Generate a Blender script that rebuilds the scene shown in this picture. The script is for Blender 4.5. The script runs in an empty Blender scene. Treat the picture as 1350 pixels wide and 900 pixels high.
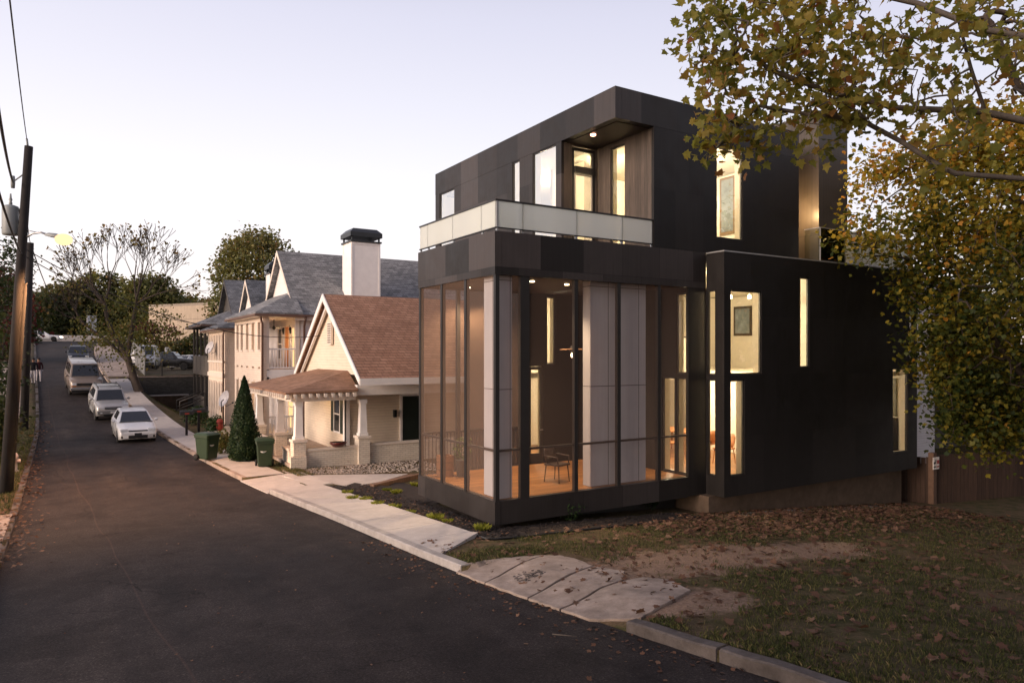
import bpy, bmesh, math, random
import numpy as np
from mathutils import Vector, Matrix
random.seed(7); np.random.seed(7)
R = math.radians
sc = bpy.context.scene
COL = sc.collection

# ------------------------------------------------------------------ camera frame (metres; camera at (0,0,CZ))
TH = R(31.7); CT, ST = math.cos(TH), math.sin(TH)
CZ = 4.2; FP = 935.0; HX, HY = 675.0, 465.0
def ray(px, py):
    a = (px-HX)/FP
    return (a*CT+ST, -a*ST+CT, (HY-py)/FP)
def onX(px, py, X):
    d = ray(px, py); t = X/d[0]; return (X, t*d[1], CZ+t*d[2])
def onY(px, py, Y):
    d = ray(px, py); t = Y/d[1]; return (t*d[0], Y, CZ+t*d[2])
def atD(px, py, t):
    d = ray(px, py); return (t*d[0], t*d[1], CZ+t*d[2])
def sstep(a, b, x):
    t = min(1, max(0, (x-a)/(b-a))); return t*t*(3-2*t)
def lerp(a, b, t): return a+(b-a)*t
def table(pts):
    xs = [p[0] for p in pts]; ys = [p[1] for p in pts]; n = len(xs)
    # monotone-ish cubic (finite-difference tangents)
    m = []
    for i in range(n):
        if i == 0: m.append((ys[1]-ys[0])/(xs[1]-xs[0]))
        elif i == n-1: m.append((ys[-1]-ys[-2])/(xs[-1]-xs[-2]))
        else: m.append((ys[i+1]-ys[i-1])/(xs[i+1]-xs[i-1]))
    def f(x):
        if x <= xs[0]: return ys[0]+m[0]*(x-xs[0])*0.5
        if x >= xs[-1]: return ys[-1]
        for i in range(n-1):
            if x <= xs[i+1]:
                h = xs[i+1]-xs[i]; t = (x-xs[i])/h
                return (ys[i]*(1+2*t)*(1-t)**2 + m[i]*h*t*(1-t)**2 + ys[i+1]*t*t*(3-2*t) + m[i+1]*h*t*t*(t-1))
    return f

# ------------------------------------------------------------------ mesh builder
class MB:
    def __init__(s): s.v = []; s.f = []; s.m = []; s.sm = []; s.tint = None
    def add(s, vs, fs, mi=0, smooth=False):
        o = len(s.v); s.v.extend([tuple(p) for p in vs])
        for f in fs:
            s.f.append([o+i for i in f]); s.m.append(mi); s.sm.append(smooth)
        return s
    def quad(s, a, b, c, d, mi=0): return s.add([a, b, c, d], [(0,1,2,3)], mi)
    def poly(s, pts, mi=0): return s.add(pts, [tuple(range(len(pts)))], mi)
    def box(s, x0, x1, y0, y1, z0, z1, mi=0):
        if x0 > x1: x0, x1 = x1, x0
        if y0 > y1: y0, y1 = y1, y0
        if z0 > z1: z0, z1 = z1, z0
        v = [(x0,y0,z0),(x1,y0,z0),(x1,y1,z0),(x0,y1,z0),(x0,y0,z1),(x1,y0,z1),(x1,y1,z1),(x0,y1,z1)]
        return s.add(v, [(0,3,2,1),(4,5,6,7),(0,1,5,4),(1,2,6,5),(2,3,7,6),(3,0,4,7)], mi)
    def bbox(s, x0, x1, y0, y1, z0, z1, b=0.01, mi=0):
        """box with chamfered edges"""
        bm = bmesh.new(); bmesh.ops.create_cube(bm, size=1)
        for v in bm.verts:
            v.co = Vector(((x0+x1)/2+v.co.x*(x1-x0), (y0+y1)/2+v.co.y*(y1-y0), (z0+z1)/2+v.co.z*(z1-z0)))
        bmesh.ops.bevel(bm, geom=bm.edges[:], offset=b, segments=1, affect='EDGES')
        return s.bm(bm, mi)
    def bm(s, bm, mi=0, smooth=False, mat=None):
        bm.verts.index_update()
        vs = [(mat @ v.co if mat else v.co)[:] for v in bm.verts]
        s.add(vs, [[v.index for v in f.verts] for f in bm.faces], mi, smooth); bm.free(); return s
    def prism(s, pts, d, mi=0):
        """pts: planar polygon (3-D); d: extrusion vector"""
        n = len(pts); q = [tuple(p[i]+d[i] for i in range(3)) for p in pts]
        fs = [tuple(reversed(range(n))), tuple(range(n, 2*n))]
        for i in range(n):
            j = (i+1) % n; fs.append((i, j, n+j, n+i))
        return s.add(list(pts)+q, fs, mi)
    def tube(s, path, r, n=6, mi=0, cap=True):
        P = [Vector(p) for p in path]; k = len(P)
        rr = r if isinstance(r, (list, tuple)) else [r]*k
        vs = []; up = None
        for i in range(k):
            t = (P[min(i+1, k-1)]-P[max(i-1, 0)])
            if t.length < 1e-9: t = Vector((0,0,1))
            t.normalize()
            if up is None: up = t.orthogonal()
            a = (up - t*up.dot(t))
            if a.length < 1e-6: a = t.orthogonal()
            a.normalize(); up = a; b = t.cross(a)
            for j in range(n):
                w = 2*math.pi*j/n
                vs.append(P[i]+(a*math.cos(w)+b*math.sin(w))*rr[i])
        fs = []
        for i in range(k-1):
            for j in range(n):
                fs.append((i*n+j, i*n+(j+1) % n, (i+1)*n+(j+1) % n, (i+1)*n+j))
        if cap: fs += [tuple(reversed(range(n))), tuple(range((k-1)*n, k*n))]
        return s.add(vs, fs, mi, n > 4)
    def lathe(s, prof, cx=0, cy=0, cz=0, n=16, mi=0, smooth=True):
        """prof: (radius, z) list bottom to top"""
        vs = []; k = len(prof)
        for r, z in prof:
            for j in range(n):
                w = 2*math.pi*j/n; vs.append((cx+r*math.cos(w), cy+r*math.sin(w), cz+z))
        fs = [(i*n+j, i*n+(j+1) % n, (i+1)*n+(j+1) % n, (i+1)*n+j) for i in range(k-1) for j in range(n)]
        fs += [tuple(reversed(range(n))), tuple(range((k-1)*n, k*n))]
        return s.add(vs, fs, mi, smooth)
    def loft(s, rings, mi=0, smooth=True, cap=True, closed=True):
        n = len(rings[0]); vs = [p for r in rings for p in r]; fs = []
        for i in range(len(rings)-1):
            for j in range(n if closed else n-1):
                fs.append((i*n+j, i*n+(j+1) % n, (i+1)*n+(j+1) % n, (i+1)*n+j))
        if cap: fs += [tuple(reversed(range(n))), tuple(range((len(rings)-1)*n, len(rings)*n))]
        return s.add(vs, fs, mi, smooth)
    def ball(s, c, r, seg=10, ring=6, mi=0, sx=1, sy=1, sz=1):
        bm = bmesh.new(); bmesh.ops.create_uvsphere(bm, u_segments=seg, v_segments=ring, radius=r)
        for v in bm.verts: v.co = Vector((c[0]+v.co.x*sx, c[1]+v.co.y*sy, c[2]+v.co.z*sz))
        return s.bm(bm, mi, True)
    def wall(s, axis, plane, thick, u0, u1, z0, z1, holes=(), mi=0):
        """upright wall with rectangular holes. axis 'X': plane x=plane, u runs along Y. outer face at plane, body towards plane+thick"""
        us = sorted(set([u0, u1]+[h[0] for h in holes]+[h[1] for h in holes])); us = [u for u in us if u0 <= u <= u1]
        zs = sorted(set([z0, z1]+[h[2] for h in holes]+[h[3] for h in holes])); zs = [z for z in zs if z0 <= z <= z1]
        def P(u, z, d): return (plane+d, u, z) if axis == 'X' else (u, plane+d, z)
        def solid(i, j):
            if i < 0 or j < 0 or i >= len(us)-1 or j >= len(zs)-1: return False
            uc = (us[i]+us[i+1])/2; zc = (zs[j]+zs[j+1])/2
            return not any(h[0] < uc < h[1] and h[2] < zc < h[3] for h in holes)
        for i in range(len(us)-1):
            for j in range(len(zs)-1):
                if not solid(i, j): continue
                a, b, c, d = us[i], us[i+1], zs[j], zs[j+1]
                s.quad(P(a,c,0), P(b,c,0), P(b,d,0), P(a,d,0), mi)
                s.quad(P(a,c,thick), P(a,d,thick), P(b,d,thick), P(b,c,thick), mi)
                if not solid(i-1, j): s.quad(P(a,c,0), P(a,d,0), P(a,d,thick), P(a,c,thick), mi)
                if not solid(i+1, j): s.quad(P(b,c,0), P(b,c,thick), P(b,d,thick), P(b,d,0), mi)
                if not solid(i, j-1): s.quad(P(a,c,0), P(a,c,thick), P(b,c,thick), P(b,c,0), mi)
                if not solid(i, j+1): s.quad(P(a,d,0), P(b,d,0), P(b,d,thick), P(a,d,thick), mi)
        return s

WLOC = {}
def _wl(o): return WLOC.get(o.name, Vector((0,0,0)))
def obj(name, mb, mat, parent=None, world=False, tint=None, fixn=False):
    off = _wl(parent) if (world and parent) else Vector((0,0,0))
    me = bpy.data.meshes.new(name)
    if off.length > 0: vs = [(v[0]-off.x, v[1]-off.y, v[2]-off.z) for v in mb.v]
    else: vs = mb.v
    me.from_pydata(vs, [], mb.f)
    mats = mat if isinstance(mat, (list, tuple)) else [mat]
    for m in mats: me.materials.append(m)
    me.polygons.foreach_set('material_index', mb.m)
    me.polygons.foreach_set('use_smooth', mb.sm)
    if tint is not None:
        at = me.attributes.new('tint', 'FLOAT', 'FACE'); at.data.foreach_set('value', tint)
    if fixn:
        bm = bmesh.new(); bm.from_mesh(me); bmesh.ops.recalc_face_normals(bm, faces=bm.faces[:]); bm.to_mesh(me); bm.free()
    me.update()
    o = bpy.data.objects.new(name, me); COL.objects.link(o)
    if parent: o.parent = parent; WLOC[o.name] = _wl(parent)
    else: WLOC[o.name] = Vector((0,0,0))
    return o
def thing(name, label, cat, loc=(0,0,0), rz=0, group=None):
    o = bpy.data.objects.new(name, None); COL.objects.link(o); o.empty_display_size = .2
    o.location = loc; o.rotation_euler = (0,0,rz); WLOC[o.name] = Vector(loc)
    o['label'] = label; o['category'] = cat
    if group: o['group'] = group
    return o
def tag(o, label, cat, group=None, kind=None):
    o['label'] = label; o['category'] = cat
    if group: o['group'] = group
    if kind: o['kind'] = kind
    return o
def struct(o, label=None, cat=None):
    o['kind'] = 'structure'
    if label: o['label'] = label; o['category'] = cat
    return o
def dup(root, loc, rz=0, label=None, group=None, scale=None):
    r = root.copy(); COL.objects.link(r); r.location = loc; r.rotation_euler = (root.rotation_euler.x, root.rotation_euler.y, rz)
    if label: r['label'] = label
    if group: r['group'] = group
    if scale: r.scale = scale if isinstance(scale, tuple) else (scale,)*3
    for ch in list(root.children):
        c = ch.copy(); COL.objects.link(c); c.parent = r
        for g in list(ch.children):
            d = g.copy(); COL.objects.link(d); d.parent = c
    return r

# ------------------------------------------------------------------ materials
class NT:
    def __init__(s, name):
        s.mat = bpy.data.materials.new(name); s.mat.use_nodes = True
        s.t = s.mat.node_tree; s.t.nodes.clear()
        s.out = s.n('ShaderNodeOutputMaterial'); s.tc = None
    def n(s, typ, **kw):
        nd = s.t.nodes.new(typ)
        for k, v in kw.items():
            if k.startswith('i_'):
                key = k[2:]
                nd.inputs[int(key) if key.isdigit() else key.replace('_', ' ')].default_value = v
            else: setattr(nd, k, v)
        return nd
    def l(s, a, b): s.t.links.new(a, b)
    def co(s, which='Object'):
        if not s.tc: s.tc = s.n('ShaderNodeTexCoord')
        return s.tc.outputs[which]
    def pos(s): return s.n('ShaderNodeNewGeometry').outputs['Position']
    def noise(s, scale, detail=4, rough=.55, vec=None, dim='3D'):
        nd = s.n('ShaderNodeTexNoise'); nd.inputs['Scale'].default_value = scale
        nd.inputs['Detail'].default_value = detail; nd.inputs['Roughness'].default_value = rough
        s.l(vec if vec else s.co(), nd.inputs['Vector']); return nd.outputs['Fac']
    def ramp(s, fac, stops, interp='LINEAR'):
        r = s.n('ShaderNodeValToRGB'); r.color_ramp.interpolation = interp
        e = r.color_ramp.elements
        while len(e) < len(stops): e.new(0.5)
        for i, (p, c) in enumerate(stops):
            e[i].position = p; e[i].color = (*c, 1) if len(c) == 3 else c
        s.l(fac, r.inputs['Fac']); return r.outputs['Color']
    def mix(s, fac, a, b, blend='MIX'):
        m = s.n('ShaderNodeMix', data_type='RGBA', blend_type=blend)
        for sock, v in ((m.inputs[0], fac), (m.inputs[6], a), (m.inputs[7], b)):
            if isinstance(v, (int, float)): sock.default_value = v
            elif isinstance(v, tuple): sock.default_value = (*v, 1) if len(v) == 3 else v
            else: s.l(v, sock)
        return m.outputs[2]
    def math(s, op, a, b=None):
        m = s.n('ShaderNodeMath', operation=op)
        for i, v in enumerate((a, b)):
            if v is None: continue
            if isinstance(v, (int, float)): m.inputs[i].default_value = v
            else: s.l(v, m.inputs[i])
        return m.outputs[0]
    def bump(s, h, strength=.3, dist=.02):
        b = s.n('ShaderNodeBump'); b.inputs['Strength'].default_value = strength; b.inputs['Distance'].default_value = dist
        s.l(h, b.inputs['Height']); return b.outputs['Normal']
    def bsdf(s, color=None, rough=.7, metal=0, spec=.5, normal=None, **kw):
        p = s.n('ShaderNodeBsdfPrincipled')
        if color is not None:
            if isinstance(color, tuple): p.inputs['Base Color'].default_value = (*color, 1)
            else: s.l(color, p.inputs['Base Color'])
        if isinstance(rough, (int, float)): p.inputs['Roughness'].default_value = rough
        else: s.l(rough, p.inputs['Roughness'])
        p.inputs['Metallic'].default_value = metal; p.inputs['Specular IOR Level'].default_value = spec
        if normal is not None: s.l(normal, p.inputs['Normal'])
        for k, v in kw.items(): p.inputs[k.replace('_', ' ')].default_value = v
        s.l(p.outputs[0], s.out.inputs[0]); return p
MATS = {}
def pmat(name, col, rough=.7, var=.18, scale=2.5, bump=0, bscale=40, metal=0, spec=.5, coat=0):
    if name in MATS: return MATS[name]
    t = NT(name)
    f = t.noise(scale, 6, .6); g = t.noise(scale*9, 3, .6)
    lo = tuple(c*(1-var) for c in col); hi = tuple(min(1, c*(1+var)) for c in col)
    c = t.ramp(f, [(.3, lo), (.7, hi)])
    c = t.mix(.25*min(1, var*4), c, t.ramp(g, [(.3, lo), (.7, hi)]))
    nrm = t.bump(t.noise(bscale, 4), bump, .01) if bump else None
    p = t.bsdf(c, rough, metal, spec, nrm)
    if coat: p.inputs['Coat Weight'].default_value = coat; p.inputs['Coat Roughness'].default_value = .08
    MATS[name] = t.mat; return t.mat
def emit(name, col, strength):
    if name in MATS: return MATS[name]
    t = NT(name); e = t.n('ShaderNodeEmission'); e.inputs[0].default_value = (*col, 1); e.inputs[1].default_value = strength
    t.l(e.outputs[0], t.out.inputs[0]); MATS[name] = t.mat; return t.mat
def glassmat(name, refl, tint=(1,1,1), rough=0.0):
    if name in MATS: return MATS[name]
    t = NT(name); tr = t.n('ShaderNodeBsdfTransparent'); tr.inputs[0].default_value = (*tint, 1)
    g = t.n('ShaderNodeBsdfGlossy'); g.inputs['Roughness'].default_value = rough; g.inputs[0].default_value = (1,1,1,1)
    fr = t.n('ShaderNodeFresnel'); fr.inputs[0].default_value = 1.5
    fac = t.math('MINIMUM', t.math('ADD', fr.outputs[0], refl), 1.0)
    m = t.n('ShaderNodeMixShader'); t.l(fac, m.inputs[0]); t.l(tr.outputs[0], m.inputs[1]); t.l(g.outputs[0], m.inputs[2])
    t.l(m.outputs[0], t.out.inputs[0]); MATS[name] = t.mat; return t.mat
def screenmat():
    t = NT('insect_screen'); tr = t.n('ShaderNodeBsdfTransparent')
    d = t.n('ShaderNodeBsdfDiffuse'); d.inputs[0].default_value = (.22,.15,.115,1)
    m = t.n('ShaderNodeMixShader'); m.inputs[0].default_value = .30
    t.l(tr.outputs[0], m.inputs[1]); t.l(d.outputs[0], m.inputs[2]); t.l(m.outputs[0], t.out.inputs[0]); return t.mat
def frostmat():
    t = NT('frosted_glass'); tl = t.n('ShaderNodeBsdfTranslucent'); tl.inputs[0].default_value = (.91,.94,.90,1)
    d = t.n('ShaderNodeBsdfPrincipled'); d.inputs['Base Color'].default_value = (.77,.80,.76,1); d.inputs['Roughness'].default_value = .22
    m = t.n('ShaderNodeMixShader'); m.inputs[0].default_value = .55
    t.l(tl.outputs[0], m.inputs[1]); t.l(d.outputs[0], m.inputs[2])
    tr = t.n('ShaderNodeBsdfTransparent'); m2 = t.n('ShaderNodeMixShader'); m2.inputs[0].default_value = .84
    t.l(tr.outputs[0], m2.inputs[1]); t.l(m.outputs[0], m2.inputs[2]); t.l(m2.outputs[0], t.out.inputs[0]); return t.mat
def wallvec(t):
    """u = X+Y along the wall, v = Z"""
    sp = t.n('ShaderNodeSeparateXYZ'); t.l(t.pos(), sp.inputs[0])
    c = t.n('ShaderNodeCombineXYZ'); t.l(t.math('ADD', sp.outputs[0], sp.outputs[1]), c.inputs[0]); t.l(sp.outputs[2], c.inputs[1])
    return c.outputs[0], sp
def panelmat(name, c1, c2, w=1.22, h=2.44, seam=.006, rough=.5, off=.5, seamcol=(.01,.01,.01), shift=0.0, var=.32):
    t = NT(name); v, sp = wallvec(t)
    mp = t.n('ShaderNodeMapping'); mp.inputs['Location'].default_value = (0, -shift, 0); t.l(v, mp.inputs[0])
    b = t.n('ShaderNodeTexBrick'); b.offset = off; b.squash = 1
    b.inputs['Scale'].default_value = 1; b.inputs['Brick Width'].default_value = w; b.inputs['Row Height'].default_value = h
    b.inputs['Mortar Size'].default_value = seam; b.inputs['Mortar Smooth'].default_value = .1
    b.inputs['Color1'].default_value = (*c1, 1); b.inputs['Color2'].default_value = (*c2, 1); b.inputs['Mortar'].default_value = (*seamcol, 1)
    t.l(mp.outputs[0], b.inputs['Vector'])
    st = t.n('ShaderNodeMapping'); st.inputs['Scale'].default_value = (14, .6, 1); t.l(v, st.inputs[0])
    s1 = t.noise(1.0, 5, .6, st.outputs[0]); s2 = t.noise(2.2, 5, .65, t.pos())
    c = t.mix(var, b.outputs['Color'], t.ramp(s1, [(.3, (.55,)*3), (.7, (1.35,)*3)]), 'MULTIPLY')
    c = t.mix(var, c, t.ramp(s2, [(.3, (.7,)*3), (.7, (1.3,)*3)]), 'MULTIPLY')
    rr = t.ramp(s2, [(.3, (rough-.08,)*3), (.7, (rough+.1,)*3)])
    t.bsdf(c, rr, 0, .28, t.bump(t.math('SUBTRACT', s1, t.math('MULTIPLY', b.outputs['Fac'], 3.0)), .10*min(1,var*2), .01)); return t.mat
def sidingmat(name, col, pitch=.115, stain=(.5,.42,.35), dirt=.25):
    t = NT(name); v, sp = wallvec(t); z = sp.outputs[2]
    fr = t.math('FRACT', t.math('DIVIDE', z, pitch))
    line = t.ramp(fr, [(0, (.35,)*3), (.07, (.9,)*3), (.12, (1,)*3), (1, (1,)*3)])
    mp = t.n('ShaderNodeMapping'); mp.inputs['Scale'].default_value = (1.5, 6, 1); t.l(v, mp.inputs[0])
    n1 = t.noise(1.0, 6, .65, mp.outputs[0]); n2 = t.noise(.6, 4, .6, t.pos())
    c = t.mix(1.0, (col[0], col[1], col[2]), line, 'MULTIPLY')
    c = t.mix(t.math('MULTIPLY', t.ramp(n1, [(.45, (0,)*3), (.8, (1,)*3)]), dirt), c, tuple(a*b for a, b in zip(col, stain)))
    c = t.mix(.2, c, t.ramp(n2, [(.3, (.7,)*3), (.7, (1.2,)*3)]), 'MULTIPLY')
    t.bsdf(c, .55, 0, .4, t.bump(fr, .5, .012)); return t.mat
def shinglemat(name, c1, c2, gap, streak=.3, axis='X', row=.105):
    t = NT(name); sp = t.n('ShaderNodeSeparateXYZ'); t.l(t.pos(), sp.inputs[0])
    cb = t.n('ShaderNodeCombineXYZ'); t.l(t.math('ADD', sp.outputs[0], t.math('MULTIPLY', sp.outputs[1], .35 if axis == 'X' else 1.0)), cb.inputs[0]); t.l(sp.outputs[2], cb.inputs[1])
    b = t.n('ShaderNodeTexBrick'); b.offset = .5; b.inputs['Scale'].default_value = 1
    b.inputs['Brick Width'].default_value = .3; b.inputs['Row Height'].default_value = row
    b.inputs['Mortar Size'].default_value = row*.11; b.inputs['Mortar Smooth'].default_value = .6
    b.inputs['Color1'].default_value = (*c1, 1); b.inputs['Color2'].default_value = (*c2, 1); b.inputs['Mortar'].default_value = (*gap, 1)
    t.l(cb.outputs[0], b.inputs['Vector'])
    n = t.noise(.9, 6, .65, t.pos()); n2 = t.noise(14, 3, .6, t.pos())
    c = t.mix(streak*2, b.outputs['Color'], t.ramp(n, [(.3, (.62,)*3), (.72, (1.3,)*3)]), 'MULTIPLY')
    c = t.mix(.5, c, t.ramp(n2, [(.3, (.7,)*3), (.7, (1.25,)*3)]), 'MULTIPLY')
    t.bsdf(c, .85, 0, .25, t.bump(b.outputs['Fac'], -.5, .02)); return t.mat
def woodmat(name, col, axis=0, plank=.14, gap=.35, rough=.5, grain=1.0, coat=0):
    """boards running along one axis: plank joints across `axis`"""
    t = NT(name); sp = t.n('ShaderNodeSeparateXYZ'); t.l(t.pos(), sp.inputs[0])
    u = sp.outputs[axis] if axis < 3 else t.math('ADD', sp.outputs[0], sp.outputs[1])
    q = t.math('DIVIDE', u, plank); fr = t.math('FRACT', q); fl = t.math('FLOOR', q)
    wn = t.n('ShaderNodeTexWhiteNoise', noise_dimensions='1D'); t.l(fl, wn.inputs['W'])
    line = t.ramp(fr, [(0, (gap,)*3), (.06, (1,)*3), (.94, (1,)*3), (1, (gap,)*3)])
    mp = t.n('ShaderNodeMapping'); mp.inputs['Scale'].default_value = ((18, 1.2, 18) if axis == 0 else (1.2, 18, 18) if axis == 1 else (18, 18, 1.2)); t.l(t.pos(), mp.inputs[0])
    g = t.noise(1.5*grain, 6, .65, mp.outputs[0])
    lo = tuple(c*.6 for c in col); hi = tuple(min(1, c*1.3) for c in col)
    c = t.ramp(g, [(.3, lo), (.7, hi)])
    c = t.mix(.55, c, t.ramp(wn.outputs['Value'], [(0, (.6,)*3), (1, (1.3,)*3)]), 'MULTIPLY')
    c = t.mix(1.0, c, line, 'MULTIPLY')
    p = t.bsdf(c, rough, 0, .4, t.bump(line, .3, .006)); MATS[name] = t.mat; return t.mat
def leafmat(name, stops, trans=.35, rough=.6):
    t = NT(name); a = t.n('ShaderNodeAttribute', attribute_name='tint')
    c = t.ramp(a.outputs['Fac'], stops)
    c = t.mix(.35, c, t.ramp(t.noise(9, 3, .6, t.pos()), [(.3, (.6,)*3), (.7, (1.3,)*3)]), 'MULTIPLY')
    p = t.n('ShaderNodeBsdfPrincipled'); t.l(c, p.inputs['Base Color']); p.inputs['Roughness'].default_value = rough; p.inputs['Specular IOR Level'].default_value = .3
    tl = t.n('ShaderNodeBsdfTranslucent'); t.l(t.mix(1.0, c, (1.2, 1.15, .7), 'MULTIPLY'), tl.inputs[0])
    m = t.n('ShaderNodeMixShader'); m.inputs[0].default_value = trans
    t.l(p.outputs[0], m.inputs[1]); t.l(tl.outputs[0], m.inputs[2]); t.l(m.outputs[0], t.out.inputs[0]); return t.mat
def pointlight(name, loc, power, col=(1,.72,.42), size=.1, kind='POINT', spot=None, rot=None):
    d = bpy.data.lights.new(name, kind); d.energy = power; d.color = col
    if kind in ('POINT', 'SPOT'): d.shadow_soft_size = size
    if kind == 'SPOT': d.spot_size = spot or R(100); d.spot_blend = .6
    if kind == 'AREA': d.size = size
    o = bpy.data.objects.new(name, d); COL.objects.link(o); o.location = loc
    if rot: o.rotation_euler = rot
    return o
# ------------------------------------------------------------------ terrain functions
ZR = table([(-30,2.6),(-10,1.9),(0,1.24),(4.15,.93),(6.7,.72),(10.6,.45),(16,.25),(21.9,.03),(28,-.05),(36.4,.06),(41,.22),(44.7,.50),(49,.98),(54,1.65),(62,2.45),(72,3.35),(90,4.6),(108,5.55),(125,5.7),(200,5.9)])
KR = table([(-30,8.5),(0,6.37),(10.64,5.62),(21.9,4.9),(36.4,3.8),(44.7,3.15),(54,2.3),(63,1.85),(72,1.7),(90,1.9),(104,2.6),(112,3.1),(200,5)])
KL = table([(-30,-.8),(0,-1.0),(16,-1.15),(30,-1.34),(43,-1.5),(56,-2.0),(80,-3.0),(104,-4.0),(112,-4.4),(200,-8)])
def H(X, Y, verge=True):
    zr = ZR(Y); kr = KR(Y); kl = KL(Y)
    if kl <= X <= kr: return zr
    if X > kr:
        d = X-kr
        # south lot falls away to the east
        vg = .12*sstep(0, 1.1, d) if 6.66 < Y < 10.74 else .12*sstep(0, 1.5, d) if 21.62 < Y < 24.54 else .12
        f = min(1.6, d/18.3)
        zs = lerp(zr+vg, -.75, f**1.4) if f < 1 else -.75-.3*(f-1)
        zs = zs - .08*sstep(1.0, 2.6, d)*sstep(11.5, 13, Y)
        zn = lerp(zr+vg, .03, sstep(.8, 4.2, d)) - .25*sstep(12, 40, d)
        z = lerp(zs, zn, sstep(16, 22, Y))
        # retained parking area beyond the last house
        zp = lerp(max(zr+.12, 2.4), 2.5, sstep(0, 6, d))
        z = z if Y < 60.0 else (zp if Y > 60.25 else lerp(z, zp, (Y-60)/.25))
        z = lerp(z, zr+.05, sstep(92, 104, Y))
        return z
    d = kl-X
    z = zr+.10+.25*sstep(2.2, 9, d)
    return z
def hit(px, py, t0=2.0, t1=400.0):
    d = ray(px, py); t = t0; prev = t0
    while t < t1:
        if CZ+t*d[2] < H(t*d[0], t*d[1]):
            a, b = prev, t
            for _ in range(30):
                m = (a+b)/2
                if CZ+m*d[2] < H(m*d[0], m*d[1]): b = m
                else: a = m
            return (b*d[0], b*d[1], CZ+b*d[2])
        prev = t; t += .12 if t < 60 else .5
    return (t1*d[0], t1*d[1], CZ+t1*d[2])

# ground sheet, columns follow the kerbs
def ground_mat():
    t = NT('ground'); p = t.pos(); sp = t.n('ShaderNodeSeparateXYZ'); t.l(p, sp.inputs[0])
    n1 = t.noise(.55, 6, .62, p); n2 = t.noise(3.0, 6, .65, p); n3 = t.noise(22, 4, .7, p)
    grass = t.ramp(n2, [(.25, (.036,.038,.016)), (.5, (.080,.070,.030)), (.75, (.15,.112,.058))])
    dirt = t.ramp(n3, [(.25, (.16,.105,.072)), (.6, (.32,.22,.16)), (.8, (.44,.33,.25))])
    thatch = t.ramp(n3, [(.2, (.055,.038,.023)), (.7, (.16,.112,.068))])
    f1 = t.ramp(t.math('ADD', t.math('MULTIPLY', n1, .55), t.math('MULTIPLY', n2, .45)), [(.44, (0,)*3), (.56, (1,)*3)])
    c = t.mix(f1, grass, thatch)
    # worn bare patch on the lawn
    def blob(cx, cy, rx, ry):
        a = t.math('DIVIDE', t.math('SUBTRACT', sp.outputs[0], cx), rx); b = t.math('DIVIDE', t.math('SUBTRACT', sp.outputs[1], cy), ry)
        return t.math('ADD', t.math('MULTIPLY', a, a), t.math('MULTIPLY', b, b))
    q = t.math('MINIMUM', blob(9.6, 9.0, 3.2, 1.15), blob(12.4, 8.6, 1.8, .8))
    q = t.math('MINIMUM', q, blob(7.3, 7.0, 1.0, .8))
    q = t.math('ADD', q, t.math('MULTIPLY', t.math('SUBTRACT', n2, .5), 2.6))
    bare = t.ramp(q, [(.55, (1,)*3), (1.25, (0,)*3)])
    c = t.mix(bare, c, dirt)
    t.bsdf(c, .95, 0, .15, t.bump(t.math('ADD', n3, n2), .7, .05)); return t.mat
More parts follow.
